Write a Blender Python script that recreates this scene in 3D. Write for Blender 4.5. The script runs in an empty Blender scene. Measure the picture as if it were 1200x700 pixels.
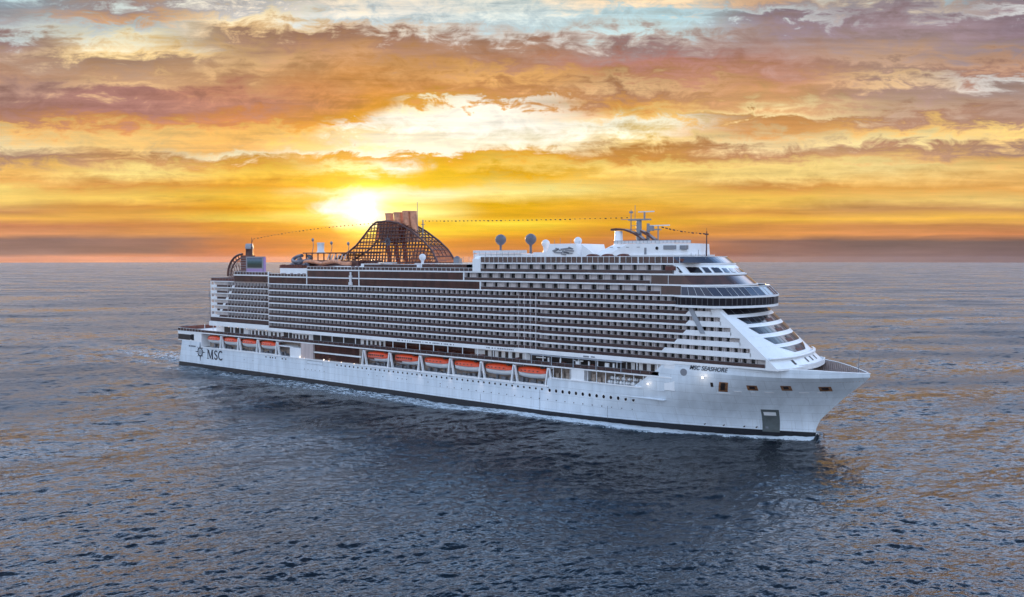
import bpy, math, random
import numpy as np
from mathutils import Vector, Matrix
random.seed(7)
RNG = np.random.default_rng(11)
S = bpy.context.scene
COL = S.collection
R = math.radians

# ------------------------------------------------------------------ camera, light, exposure
CX, CY, CH, YAW, PITCH, FPX = 395.36, -253.74, 55.25, 0.64225, 0.04901, 950.0
cd = bpy.data.cameras.new('camera'); cam = bpy.data.objects.new('camera', cd); COL.objects.link(cam)
cam.location = (CX, CY, CH); cam.rotation_euler = (math.pi/2 - PITCH, 0, YAW)
cd.sensor_width = 36; cd.lens = FPX/1200*36; cd.clip_start = 1; cd.clip_end = 60000
S.camera = cam
S.view_settings.view_transform = 'Standard'; S.view_settings.look = 'None'
S.view_settings.exposure = 0.0; S.view_settings.gamma = 1.0; S.view_settings.use_curve_mapping = False

A_SUN = math.atan2(431-600, 950)                 # azimuth of the sun right of the camera axis
SUN_EL = math.atan(58/950*math.cos(A_SUN))
FWD = math.pi/2 + YAW                            # world azimuth the camera looks along
SUN_AZ = FWD - A_SUN
sun_dir = Vector((math.cos(SUN_AZ)*math.cos(SUN_EL), math.sin(SUN_AZ)*math.cos(SUN_EL), math.sin(SUN_EL)))
ld = bpy.data.lights.new('sun', 'SUN'); ld.energy = 5.0; ld.angle = R(0.5); ld.color = (1.0, .62, .28)
sun = bpy.data.objects.new('sun', ld); COL.objects.link(sun)
sun.rotation_euler = sun_dir.to_track_quat('Z', 'Y').to_euler()

def soft(c):
    g_ = .3*c[0]+.5*c[1]+.2*c[2]; k_ = 1.0 if g_ > 205 else 1-.0011*(205-g_); return tuple(min(255, (v+(g_-v)*.06)*k_) for v in (c[0], c[1]*.995, c[2]*.97))
def lin(c): return tuple(((v/255)/12.92 if v/255 <= .04045 else ((v/255+.055)/1.055)**2.4) for v in c)

# ------------------------------------------------------------------ node helper
class NT:
    def __init__(s, tree):
        s.t = tree; s.n = tree.nodes; s.l = tree.links
    def new(s, typ, **kw):
        n = s.n.new(typ)
        for k, v in kw.items(): setattr(n, k, v)
        return n
    def put(s, sock, v):
        if hasattr(v, 'is_output'): s.l.new(v, sock)
        elif isinstance(v, (tuple, list)) and len(v) == 3 and sock.type == 'RGBA': sock.default_value = (*v, 1)
        else: sock.default_value = v
    def m(s, op, a, b=0.0, c=0.0, clamp=False):
        n = s.new('ShaderNodeMath', operation=op, use_clamp=clamp)
        s.put(n.inputs[0], a); s.put(n.inputs[1], b); s.put(n.inputs[2], c)
        return n.outputs[0]
    def mr(s, v, a, b, c=0.0, d=1.0, smooth=True):
        n = s.new('ShaderNodeMapRange', interpolation_type='SMOOTHSTEP' if smooth else 'LINEAR')
        for i, q in enumerate((v, a, b, c, d)): s.put(n.inputs[i], q)
        return n.outputs[0]
    def mix(s, f, a, b, mode='MIX'):
        n = s.new('ShaderNodeMix', data_type='RGBA', blend_type=mode)
        s.put(n.inputs[0], f); s.put(n.inputs[6], a); s.put(n.inputs[7], b)
        return n.outputs[2]
    def noise(s, vec, scale, detail=4, rough=.55, dist=0.0, typ=None):
        n = s.new('ShaderNodeTexNoise')
        s.put(n.inputs['Vector'], vec); n.inputs['Scale'].default_value = scale
        n.inputs['Detail'].default_value = detail; n.inputs['Roughness'].default_value = rough
        n.inputs['Distortion'].default_value = dist
        return n.outputs['Fac']
    def comb(s, x, y, z):
        n = s.new('ShaderNodeCombineXYZ')
        for i, q in enumerate((x, y, z)): s.put(n.inputs[i], q)
        return n.outputs[0]
    def ramp(s, f, stops):
        n = s.new('ShaderNodeValToRGB'); e = n.color_ramp.elements
        stops = sorted(stops)
        while len(e) < len(stops): e.new(.5)
        for el, (p, c) in zip(e, stops): el.position = p; el.color = (*c, 1)
        s.l.new(f, n.inputs[0]); return n.outputs[0]

# ------------------------------------------------------------------ sky (world): sunset cloud field in azimuth / elevation
w = bpy.data.worlds.new('World'); S.world = w; w.use_nodes = True
t = NT(w.node_tree); t.n.clear()
tc = t.new('ShaderNodeTexCoord'); sp = t.new('ShaderNodeSeparateXYZ'); t.l.new(tc.outputs['Generated'], sp.inputs[0])
dx, dy, dz = sp.outputs
fx_, fy_ = math.cos(FWD), math.sin(FWD)
f_ = t.m('ADD', t.m('MULTIPLY', dx, fx_), t.m('MULTIPLY', dy, fy_))
r_ = t.m('ADD', t.m('MULTIPLY', dx, fy_), t.m('MULTIPLY', dy, -fx_))
az = t.m('ARCTAN2', r_, f_)                               # 0 towards the open sea ahead, + to starboard of it
hyp = t.m('SQRT', t.m('ADD', t.m('MULTIPLY', f_, f_), t.m('MULTIPLY', r_, r_)))
tel = t.m('DIVIDE', dz, t.m('MAXIMUM', hyp, .001))
azc = t.m('MINIMUM', t.m('MAXIMUM', az, -.62), .62)
E = t.m('MULTIPLY', t.m('DIVIDE', tel, t.m('COSINE', azc)), 950/303.4)
# cloud-plane coordinates: features flatten towards the horizon
el_ = t.m('ARCTANGENT', tel)
uu = t.m('MULTIPLY', az, 3.0)
flat = t.m('MULTIPLY', E, 9.0)
pv = t.comb(t.m('MULTIPLY', az, 5.0), flat, 0.0)
pv2 = t.comb(t.m('MULTIPLY', az, 2.6), t.m('MULTIPLY', E, 6.0), 3.7)
pv3 = t.comb(t.m('MULTIPLY', az, 22.0), t.m('MULTIPLY', E, 14.0), 9.1)
pv4 = t.comb(t.m('MULTIPLY', az, 5.5), t.m('MULTIPLY', E, 26.0), 5.1)
n1 = t.noise(pv, 1.6, 8, .6, .6); n2 = t.noise(pv2, 1.3, 3, .5); n3 = t.noise(pv3, 1.2, 9, .66, .5); n4 = t.noise(pv4, 1.3, 7, .6, .3)
hi = t.mr(E, .12, .6)
wa = t.m('ADD', .010, t.m('MULTIPLY', hi, .05))
Ew = t.m('ADD', E, t.m('MULTIPLY', t.m('SUBTRACT', n1, .5), t.m('MULTIPLY', wa, 2.6)))
Ew = t.m('ADD', Ew, t.m('MULTIPLY', t.m('SUBTRACT', n4, .5), t.m('MULTIPLY', wa, 1.4)))
Ew = t.m('ADD', Ew, t.m('MULTIPLY', t.m('SUBTRACT', n3, .5), t.m('MULTIPLY', hi, .28)))
azw = t.m('ADD', az, t.m('MULTIPLY', t.m('SUBTRACT', n2, .5), .16))
azw = t.m('ADD', azw, t.m('MULTIPLY', t.m('SUBTRACT', n3, .5), .07))
KEY = {
0: [(0,(175,200,210)),(12,(150,165,180)),(30,(165,165,175)),(44,(195,205,210)),(55,(170,140,140)),(75,(190,155,135)),(90,(195,150,125)),(105,(190,148,135)),(125,(180,135,125)),(145,(205,145,110)),(152,(245,190,110)),(172,(240,215,165)),(190,(190,145,125)),(200,(250,195,105)),(212,(245,180,95)),(222,(255,220,120)),(238,(250,205,110)),(248,(215,150,95)),(256,(255,190,90)),(265,(225,145,100)),(275,(235,160,110)),(281,(165,128,118)),(297,(168,130,118)),(301,(225,148,112)),(305,(230,145,100))],
150: [(0,(195,205,205)),(12,(170,150,150)),(25,(215,165,125)),(35,(190,200,205)),(48,(235,225,195)),(62,(245,210,150)),(75,(180,145,125)),(90,(205,160,125)),(100,(235,190,140)),(115,(190,135,125)),(135,(195,135,125)),(150,(235,160,95)),(160,(250,200,120)),(175,(248,205,130)),(190,(215,155,100)),(202,(255,225,135)),(218,(230,160,80)),(232,(255,210,100)),(243,(225,155,70)),(255,(245,180,80)),(265,(225,145,80)),(273,(235,160,90)),(281,(170,125,110)),(297,(170,125,105)),(301,(240,150,100))],
300: [(0,(240,225,205)),(12,(190,190,195)),(25,(250,230,190)),(38,(230,190,140)),(50,(175,135,115)),(75,(220,175,125)),(95,(200,150,110)),(115,(215,145,115)),(130,(205,140,115)),(145,(235,150,90)),(155,(250,190,100)),(175,(250,190,110)),(184,(255,240,200)),(192,(235,165,60)),(202,(250,200,70)),(218,(245,170,40)),(232,(255,200,60)),(245,(240,160,20)),(258,(250,215,80)),(262,(240,160,40)),(275,(240,150,50)),(283,(225,135,60)),(300,(225,130,80))],
380: [(0,(240,225,205)),(12,(225,215,205)),(24,(215,220,220)),(35,(230,200,160)),(46,(175,130,112)),(66,(215,160,115)),(85,(205,150,100)),(110,(222,148,90)),(130,(215,142,75)),(145,(238,160,60)),(155,(250,200,110)),(170,(250,205,140)),(178,(255,240,210)),(184,(240,170,50)),(190,(240,175,60)),(198,(255,245,170)),(208,(250,200,30)),(218,(248,188,25)),(225,(255,240,170)),(234,(250,205,70)),(245,(250,195,40)),(253,(253,220,105)),(261,(250,205,80)),(266,(245,170,25)),(283,(240,142,40)),(300,(232,135,60))],
480: [(0,(238,226,210)),(13,(228,228,225)),(26,(195,212,222)),(38,(222,205,190)),(50,(178,132,112)),(68,(200,148,112)),(82,(222,160,98)),(105,(222,150,82)),(118,(232,165,60)),(126,(255,240,200)),(145,(255,250,240)),(165,(250,240,215)),(178,(255,250,235)),(184,(240,172,25)),(198,(246,192,20)),(215,(246,196,15)),(228,(255,250,210)),(240,(255,238,130)),(250,(255,248,150)),(262,(250,192,25)),(270,(250,215,40)),(283,(240,150,35)),(300,(228,135,55))],
430: [(0,(240,225,205)),(12,(235,230,220)),(22,(200,215,225)),(32,(230,200,170)),(42,(175,130,110)),(60,(215,160,115)),(80,(220,155,95)),(105,(225,150,75)),(125,(230,155,50)),(142,(240,165,40)),(152,(255,250,240)),(165,(250,225,170)),(178,(255,250,230)),(184,(235,160,30)),(198,(255,255,245)),(210,(250,200,10)),(220,(255,220,20)),(228,(255,255,240)),(245,(255,255,255)),(262,(255,255,220)),(272,(255,225,60)),(283,(245,160,30)),(300,(240,140,40))],
600: [(0,(235,228,215)),(15,(215,225,225)),(30,(190,210,220)),(45,(215,205,200)),(58,(185,145,125)),(75,(195,140,110)),(90,(235,175,105)),(105,(215,150,95)),(118,(225,160,85)),(126,(255,248,235)),(150,(255,250,240)),(170,(255,245,215)),(182,(240,170,40)),(195,(250,205,90)),(205,(250,185,20)),(225,(255,235,140)),(240,(250,190,10)),(255,(245,180,20)),(262,(255,225,60)),(272,(250,185,30)),(280,(235,150,40)),(300,(215,130,70))],
750: [(0,(245,215,180)),(10,(225,210,190)),(20,(180,215,230)),(38,(195,215,220)),(47,(195,180,175)),(60,(170,140,140)),(75,(195,135,125)),(90,(200,140,105)),(100,(225,180,130)),(115,(195,140,105)),(128,(235,165,80)),(140,(250,200,115)),(150,(255,250,225)),(165,(250,215,140)),(178,(215,150,75)),(188,(225,155,70)),(197,(250,215,120)),(212,(245,195,100)),(225,(250,205,95)),(240,(245,180,50)),(252,(235,165,50)),(262,(245,180,40)),(273,(235,155,50)),(283,(215,135,80)),(300,(190,115,90))],
900: [(0,(205,165,135)),(12,(175,160,165)),(22,(200,205,210)),(30,(160,140,155)),(50,(180,150,145)),(70,(195,150,140)),(90,(205,145,120)),(108,(220,160,110)),(120,(225,170,115)),(135,(255,225,165)),(142,(220,155,90)),(155,(235,165,95)),(170,(245,215,160)),(182,(205,145,105)),(195,(250,215,130)),(208,(250,215,130)),(221,(225,155,75)),(235,(250,200,85)),(250,(225,155,70)),(257,(255,195,70)),(265,(225,150,75)),(275,(240,160,80)),(283,(158,116,104)),(300,(160,118,106))],
1050: [(0,(185,205,210)),(8,(200,185,170)),(18,(165,150,160)),(30,(170,145,155)),(50,(170,145,145)),(72,(205,165,140)),(85,(180,145,130)),(98,(230,190,145)),(110,(185,150,140)),(128,(200,165,140)),(140,(195,145,120)),(152,(250,200,120)),(165,(250,225,160)),(175,(205,150,120)),(187,(240,190,120)),(195,(250,220,145)),(210,(250,200,115)),(221,(240,175,85)),(235,(245,200,110)),(246,(215,155,95)),(256,(255,195,80)),(264,(215,145,85)),(275,(235,155,95)),(283,(140,113,106)),(300,(148,118,116))],
1200: [(0,(130,125,145)),(10,(160,140,150)),(18,(205,205,210)),(27,(150,130,145)),(45,(155,130,145)),(60,(160,140,145)),(75,(200,155,130)),(85,(180,135,120)),(95,(210,205,205)),(108,(175,150,145)),(125,(190,155,140)),(145,(190,145,125)),(155,(255,215,130)),(165,(250,205,130)),(178,(180,140,125)),(190,(240,185,110)),(200,(245,200,120)),(222,(240,175,90)),(236,(245,205,120)),(246,(205,150,95)),(256,(250,190,80)),(266,(215,145,90)),(275,(235,150,95)),(283,(134,109,105)),(300,(142,115,116))],
}
front = None; pa = None
for u0 in sorted(KEY):
    a0 = math.atan2(u0-600, 950)
    c = t.ramp(Ew, [(max(0, (303.4-v)/303.4), lin(soft(k))) for v, k in KEY[u0]])
    front = c if front is None else t.mix(t.mr(azw, pa, a0), front, c)
    pa = a0
# fine cloud structure: bright edges and soft grain
gr = t.m('ADD', t.m('MULTIPLY', t.m('SUBTRACT', n3, .5), t.m('ADD', .2, t.m('MULTIPLY', hi, 1.0))), t.m('MULTIPLY', t.m('SUBTRACT', n4, .5), .8))
gain = t.m('ADD', 1.0, gr)
vm = t.new('ShaderNodeVectorMath', operation='SCALE'); t.l.new(front, vm.inputs[0]); t.l.new(gain, vm.inputs['Scale'])
front = vm.outputs[0]
# glow round the hidden sun
sd = t.new('ShaderNodeVectorMath', operation='DOT_PRODUCT'); nv = t.new('ShaderNodeVectorMath', operation='NORMALIZE')
t.l.new(tc.outputs['Generated'], nv.inputs[0]); t.l.new(nv.outputs[0], sd.inputs[0]); sd.inputs[1].default_value = sun_dir
ang = t.m('ARCCOSINE', t.m('MINIMUM', sd.outputs['Value'], 1.0))
g1 = t.m('EXPONENT', t.m('MULTIPLY', ang, -19.0)); g2 = t.m('EXPONENT', t.m('MULTIPLY', ang, -120.0))
glow = t.mix(1.0, t.mix(g1, (0,0,0), (.80, .46, .10)), t.mix(g2, (0,0,0), (5, 3.9, 1.7)), 'ADD')
front = t.mix(1.0, front, glow, 'ADD')
# sky above the frame: pale blue with drifting mauve cloud
up = t.comb(t.m('DIVIDE', dx, t.m('ADD', dz, .25)), t.m('DIVIDE', dy, t.m('ADD', dz, .25)), 0.0)
nu = t.noise(up, 2.6, 6, .6, .4)
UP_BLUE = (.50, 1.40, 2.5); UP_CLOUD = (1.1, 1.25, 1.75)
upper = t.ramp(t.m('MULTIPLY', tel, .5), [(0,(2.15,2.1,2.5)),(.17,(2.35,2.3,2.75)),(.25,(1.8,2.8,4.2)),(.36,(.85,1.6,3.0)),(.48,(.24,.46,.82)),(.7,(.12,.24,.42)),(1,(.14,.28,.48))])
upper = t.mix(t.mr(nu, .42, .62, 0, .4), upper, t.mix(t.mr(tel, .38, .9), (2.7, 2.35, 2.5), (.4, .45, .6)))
front = t.mix(t.mr(E, .97, 1.35), front, upper)
# the sky behind the camera: cool pale afterglow
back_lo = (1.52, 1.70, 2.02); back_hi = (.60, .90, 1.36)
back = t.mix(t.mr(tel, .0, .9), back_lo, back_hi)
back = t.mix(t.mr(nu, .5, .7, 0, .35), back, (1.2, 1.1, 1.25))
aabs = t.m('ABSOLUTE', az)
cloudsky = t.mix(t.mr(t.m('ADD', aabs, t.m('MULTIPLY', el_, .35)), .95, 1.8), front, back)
ns = t.new('ShaderNodeTexSky'); ns.sky_type = 'NISHITA'; ns.sun_disc = False
ns.sun_elevation = SUN_EL; ns.sun_rotation = math.pi/2 - SUN_AZ; ns.altitude = 50; ns.dust_density = 2.0
bg1 = t.new('ShaderNodeBackground'); bg1.inputs[1].default_value = .05; t.l.new(ns.outputs[0], bg1.inputs[0])
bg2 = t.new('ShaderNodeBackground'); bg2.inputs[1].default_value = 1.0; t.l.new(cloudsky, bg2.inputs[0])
mx = t.new('ShaderNodeMixShader'); mx.inputs[0].default_value = 1.0
# cloud veil covers the clear air almost everywhere
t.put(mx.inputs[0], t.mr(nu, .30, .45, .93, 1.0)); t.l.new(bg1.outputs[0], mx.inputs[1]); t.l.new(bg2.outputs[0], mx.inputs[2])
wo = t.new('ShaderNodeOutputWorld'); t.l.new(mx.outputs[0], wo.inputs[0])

# ------------------------------------------------------------------ materials
def mat(name, col, rough=.5, metal=0.0, spec=.5, var=0.0, vscale=.3, emit=None, es=0.0, stretch=(1,1,1), alpha=1.0):
    m = bpy.data.materials.new(name); m.use_nodes = True
    k = NT(m.node_tree); b = k.n['Principled BSDF']
    b.inputs['Roughness'].default_value = rough; b.inputs['Metallic'].default_value = metal
    b.inputs['Specular IOR Level'].default_value = spec
    if var:
        g = k.new('ShaderNodeTexCoord'); mp = k.new('ShaderNodeMapping'); mp.inputs['Scale'].default_value = stretch
        k.l.new(g.outputs['Object'], mp.inputs[0])
        n = k.noise(mp.outputs[0], vscale, 5, .6)
        c = k.mix(k.mr(n, .3, .7), tuple(v*(1-var) for v in col), tuple(min(1, v*(1+var)) for v in col))
        k.l.new(c, b.inputs['Base Color'])
    else: b.inputs['Base Color'].default_value = (*col, 1)
    if emit: b.inputs['Emission Color'].default_value = (*emit, 1); b.inputs['Emission Strength'].default_value = es
    return m
M = {}
M['white'] = mat('white_paint', (.78,.79,.81), .38, var=.05, vscale=.25, stretch=(1,1,.25))
M['hull'] = mat('hull_paint', (.68,.74,.80), .25, var=.08, vscale=.3, stretch=(1,1,.12))
def plating(m):
    k = NT(m.node_tree); b = k.n['Principled BSDF']; old = b.inputs['Base Color'].links[0].from_socket
    g = k.new('ShaderNodeTexCoord'); s_ = k.new('ShaderNodeSeparateXYZ'); k.l.new(g.outputs['Object'], s_.inputs[0])
    br_ = k.new('ShaderNodeTexBrick'); k.l.new(k.comb(s_.outputs[0], s_.outputs[2], 0.0), br_.inputs['Vector'])
    br_.inputs['Scale'].default_value = 1.0; br_.inputs['Brick Width'].default_value = 9.6; br_.inputs['Row Height'].default_value = 2.7; br_.inputs['Mortar Size'].default_value = .05
    br_.inputs['Color1'].default_value = (.93,.94,.95,1); br_.inputs['Color2'].default_value = (1,1,1,1); br_.inputs['Mortar'].default_value = (.72,.72,.72,1)
    st_ = k.noise(k.comb(k.m('MULTIPLY', s_.outputs[0], 1.3), 0.0, k.m('MULTIPLY', s_.outputs[2], .06)), 1.0, 5, .7)
    low = k.mr(s_.outputs[2], 7.5, 1.5)
    grime = k.mix(k.m('MULTIPLY', k.mr(st_, .52, .72), k.m('ADD', .10, k.m('MULTIPLY', low, .25))), (1,1,1), (.55,.46,.38))
    k.l.new(k.mix(1.0, k.mix(1.0, old, br_.outputs[0], 'MULTIPLY'), grime, 'MULTIPLY'), b.inputs['Base Color'])
    bp_ = k.new('ShaderNodeBump'); bp_.inputs['Strength'].default_value = .5; bp_.inputs['Distance'].default_value = .1
    k.l.new(k.m('ADD', k.noise(g.outputs['Object'], .5, 2, .5), k.m('MULTIPLY', br_.outputs['Fac'], -.15)), bp_.inputs['Height']); k.l.new(bp_.outputs[0], b.inputs['Normal'])
plating(M['hull'])
M['black'] = mat('antifouling_black', (.012,.012,.016), .35)
M['ink'] = mat('lettering_navy', (.012,.016,.035), .45)
M['glassb'] = mat('tinted_brown_glass', (.055,.018,.013), .12, spec=.4, var=.35, vscale=.35, stretch=(1,1,.2))
M['glass'] = mat('dark_window_glass', (.012,.010,.014), .12, spec=.22)
M['glassp'] = mat('balustrade_glass', (.060,.032,.030), .16, spec=.4, var=.25, vscale=.4)
M['bridgeg'] = mat('bridge_glass', (.02,.022,.045), .12, spec=.6)
M['wall'] = mat('cabin_wall', (.55,.51,.51), .6, var=.15, vscale=.5)
M['part'] = mat('balcony_divider', (.60,.55,.55), .5, var=.06, vscale=.3)
M['curt'] = mat('cabin_curtain', (.62,.56,.55), .8, var=.3, vscale=.5)
M['door'] = mat('cabin_door_glass', (.012,.010,.012), .15, spec=.6)
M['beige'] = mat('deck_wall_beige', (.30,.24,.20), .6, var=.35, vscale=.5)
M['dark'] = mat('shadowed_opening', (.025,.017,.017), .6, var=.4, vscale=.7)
M['teak'] = mat('teak_deck', (.20,.13,.09), .7, var=.25, vscale=.5)
M['orange'] = mat('lifeboat_orange', (.66,.062,.010), .35, var=.12, vscale=.8)
M['boatw'] = mat('lifeboat_white', (.74,.75,.76), .35)
M['steel'] = mat('grey_steel', (.22,.23,.26), .45, .3)
M['dome'] = mat('dome_grey', (.11,.11,.14), .5, var=.08, vscale=1.5)
M['domew'] = mat('radome_white', (.66,.66,.68), .45)
M['funnel'] = mat('funnel_cladding', (.085,.032,.028), .45, .1, var=.15, vscale=.4)
M['pipe'] = mat('pipe_backlight_orange', (.58,.25,.14), .5, var=.25, vscale=.5)  # orange of the sun-backlit stacks is put into the base colour
def casing_mat():
    m = bpy.data.materials.new('casing_sun_glow'); m.use_nodes = True; k = NT(m.node_tree); b = k.n['Principled BSDF']
    b.inputs['Base Color'].default_value = (.13,.05,.035,1); b.inputs['Roughness'].default_value = .5
    tr = k.new('ShaderNodeBsdfTranslucent'); tr.inputs[0].default_value = (.75,.34,.14,1)  # orange translucency added to give the casing a sun glow
    g = k.new('ShaderNodeTexCoord'); n = k.noise(g.outputs['Object'], .6, 4, .6)
    mx_ = k.new('ShaderNodeMixShader'); k.l.new(k.mr(n, .3, .7, .35, .6), mx_.inputs[0]); k.l.new(b.outputs[0], mx_.inputs[1]); k.l.new(tr.outputs[0], mx_.inputs[2])
    k.l.new(mx_.outputs[0], k.n['Material Output'].inputs[0]); return m
M['casing'] = casing_mat()
M['rust'] = mat('brown_fabric', (.13,.045,.035), .8, var=.3, vscale=.6)
M['maroon'] = mat('maroon_arm', (.07,.02,.016), .45)
M['brownrec'] = mat('lit_opening_brown', (.24,.11,.05), .6, var=.5, vscale=1.2)  # warm light inside the bow openings is put into this plate colour
M['greydoor'] = mat('grey_shell_door', (.10,.115,.115), .45, var=.15, vscale=.6)
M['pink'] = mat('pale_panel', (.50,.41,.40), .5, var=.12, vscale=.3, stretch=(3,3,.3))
M['canopy'] = mat('grey_awning', (.30,.32,.36), .6)
M['lamp'] = mat('lamp_glow', (1,1,1), .5, emit=(1,.80,.58), es=6)
M['flag'] = mat('signal_flag_cloth', (.06,.03,.03), .8)
M['ribs'] = mat('bulwark_inside', (.46,.36,.33), .5, var=.1, vscale=.5)
M['screen'] = None
def screen_mat():
    m = bpy.data.materials.new('led_screen_picture'); m.use_nodes = True; k = NT(m.node_tree); b = k.n['Principled BSDF']
    g = k.new('ShaderNodeTexCoord'); s = k.new('ShaderNodeSeparateXYZ'); k.l.new(g.outputs['Generated'], s.inputs[0])
    n = k.noise(g.outputs['Generated'], 5.0, 5, .6)
    c = k.ramp(k.m('ADD', s.outputs[2], k.m('MULTIPLY', k.m('SUBTRACT', n, .5), .35)), [(0,(.03,.035,.03)),(.35,(.012,.03,.022)),(.6,(.03,.07,.09)),(.8,(.07,.13,.2)),(1,(.04,.035,.12))])
    k.l.new(c, b.inputs['Emission Color']); b.inputs['Emission Strength'].default_value = 1.0
    b.inputs['Base Color'].default_value = (.01,.01,.015,1); b.inputs['Roughness'].default_value = .6; b.inputs['Specular IOR Level'].default_value = .2
    return m
M['screen'] = screen_mat()
M['purple'] = mat('lit_purple_panel', (.25,.17,.33), .5, emit=(.33,.18,.5), es=.1)

# ------------------------------------------------------------------ mesh builder and tagging
class MB:
    def __init__(s): s.v = []; s.f = []; s.m = []; s.sm = []; s.g = []
    def add(s, vs, fs, m=0, smooth=False):
        s.g.append(len(s.f)); o = len(s.v); s.v += [tuple(p) for p in vs]
        for f in fs: s.f.append([i+o for i in f]); s.m.append(m); s.sm.append(smooth)
        return s
    def box(s, x0, x1, y0, y1, z0, z1, m=0):
        vs = [(x, y, z) for z in (z0, z1) for y in (y0, y1) for x in (x0, x1)]
        return s.add(vs, [(0,2,3,1),(4,5,7,6),(0,1,5,4),(2,6,7,3),(0,4,6,2),(1,3,7,5)], m)
    def prism(s, poly, z0, z1, m=0, poly2=None, m_side=None):
        n = len(poly); p2 = poly2 or poly
        vs = [(x, y, z0) for x, y in poly] + [(x, y, z1) for x, y in p2]
        s.add(vs, [tuple(range(n))[::-1], tuple(range(n, 2*n))], m)
        return s.add(vs, [(i, (i+1) % n, n+(i+1) % n, n+i) for i in range(n)], m if m_side is None else m_side)
    def wall(s, line, z0, z1, m=0, line2=None, th=.12, smooth=False):
        # an upright sheet with thickness th following an open xy line
        l2 = line2 or line
        def inset(L):
            out = []
            for i, (x, y) in enumerate(L):
                a = L[max(i-1, 0)]; b = L[min(i+1, len(L)-1)]
                tx, ty = b[0]-a[0], b[1]-a[1]; q = math.hypot(tx, ty) or 1
                out.append((x - ty/q*th, y + tx/q*th))
            return out
        A, B = inset(line), inset(l2); n = len(line)
        vs = [(x,y,z0) for x,y in line]+[(x,y,z1) for x,y in l2]+[(x,y,z0) for x,y in A]+[(x,y,z1) for x,y in B]
        fs = []
        for i in range(n-1):
            fs += [(i, i+1, n+i+1, n+i), (2*n+i, 3*n+i, 3*n+i+1, 2*n+i+1), (n+i, n+i+1, 3*n+i+1, 3*n+i), (i, 2*n+i, 2*n+i+1, i+1)]
        fs += [(0, n, 3*n, 2*n), (n-1, 3*n-1, 4*n-1, 2*n-1)]
        return s.add(vs, fs, m, smooth)
    def tube(s, p0, p1, r0, r1=None, n=8, m=0, smooth=True):
        r1 = r0 if r1 is None else r1
        p0, p1 = Vector(p0), Vector(p1); d = (p1-p0).normalized()
        a = d.orthogonal().normalized(); b = d.cross(a)
        vs = [p0 + a*math.cos(2*math.pi*i/n)*r0 + b*math.sin(2*math.pi*i/n)*r0 for i in range(n)]
        vs += [p1 + a*math.cos(2*math.pi*i/n)*r1 + b*math.sin(2*math.pi*i/n)*r1 for i in range(n)]
        s.add(vs, [(i, (i+1) % n, n+(i+1) % n, n+i) for i in range(n)], m, smooth)
        return s.add(vs, [tuple(range(n))[::-1], tuple(range(n, 2*n))], m)
    def path(s, pts, r, n=6, m=0):
        for a, b in zip(pts, pts[1:]): s.tube(a, b, r, r, n, m)
        return s
    def lathe(s, c, prof, n=20, m=0, sx=1.0):
        vs = []
        for z, r in prof:
            for i in range(n):
                a = 2*math.pi*i/n; vs.append((c[0]+r*math.cos(a)*sx, c[1]+r*math.sin(a), c[2]+z))
        k = len(prof)
        fs = [(j*n+i, j*n+(i+1) % n, (j+1)*n+(i+1) % n, (j+1)*n+i) for j in range(k-1) for i in range(n)]
        s.add(vs, fs, m, True)
        return s.add(vs, [tuple(range(n))[::-1], tuple(range((k-1)*n, k*n))], m)
    def loft(s, rings, m=0, closed=False, smooth=True, caps=False):
        n = len(rings[0]); vs = [p for r in rings for p in r]
        k = n if closed else n-1
        fs = [(j*n+i, j*n+(i+1) % n, (j+1)*n+(i+1) % n, (j+1)*n+i) for j in range(len(rings)-1) for i in range(k)]
        s.add(vs, fs, m, smooth)
        if caps: s.add(vs, [tuple(range(n))[::-1], tuple(range((len(rings)-1)*n, len(rings)*n))], m)
        return s
    def mesh(s, name, mats):
        me = bpy.data.meshes.new(name); me.from_pydata(s.v, [], s.f)
        for q in (mats if isinstance(mats, (list, tuple)) else [mats]): me.materials.append(M[q] if isinstance(q, str) else q)
        me.polygons.foreach_set('material_index', s.m); me.polygons.foreach_set('use_smooth', s.sm)
        me.update(); return me
    def split(s, name, mats, parent=None, label=None):
        """one object for every piece that was added"""
        cuts = s.g+[len(s.f)]; out = []
        for a, b_ in zip(cuts, cuts[1:]):
            if a == b_: continue
            used_ = sorted({i for f in s.f[a:b_] for i in f}); mp = {v: i for i, v in enumerate(used_)}
            p = MB(); p.v = [s.v[i] for i in used_]; p.f = [[mp[i] for i in f] for f in s.f[a:b_]]; p.m = s.m[a:b_]; p.sm = s.sm[a:b_]
            c = [sum(q[k_] for q in p.v)/len(p.v) for k_ in range(3)]; p.v = [tuple(q[k_]-c[k_] for k_ in range(3)) for q in p.v]
            out.append(link(name, p.mesh(name, mats), parent, label, c))
        return out
    def build(s, name, mats, parent=None, label=None):
        return link(name, s.mesh(name, mats), parent, label)
def link(name, me, parent=None, label=None, loc=None):
    o = bpy.data.objects.new(name, me); COL.objects.link(o)
    if parent is not None: o.parent = parent
    if label: o['label'] = label
    if loc is not None: o.location = loc
    return o
def tag(o, label, cat, group=None):
    o['label'] = label; o['category'] = cat
    if group: o['group'] = group
    return o
def empty(name, loc=(0,0,0)):
    o = bpy.data.objects.new(name, None); COL.objects.link(o); o.location = loc; o.empty_display_size = 1; return o

# ------------------------------------------------------------------ hull form
STEM = [(-3,321.8),(0,322.2),(3.5,322.4),(5.9,323.5),(8.4,325.7),(11.5,328.6),(14.9,331.9),(17.9,335.3),(20.3,337.5),(24,337.9)]
def stem(z): return float(np.interp(z, [a for a, b in STEM], [b for a, b in STEM]))
def hb(x, z, B=20.3):
    q = min(max(z/20.3, 0), 1); x0 = 226+q*66; p = 1.75+q*1.25; xs = stem(z)
    if x <= x0: return B
    return B*(1-min((x-x0)/(xs-x0), 1)**p)
def sternx(z): return 3.1+.27*max(z, 0)

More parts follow.
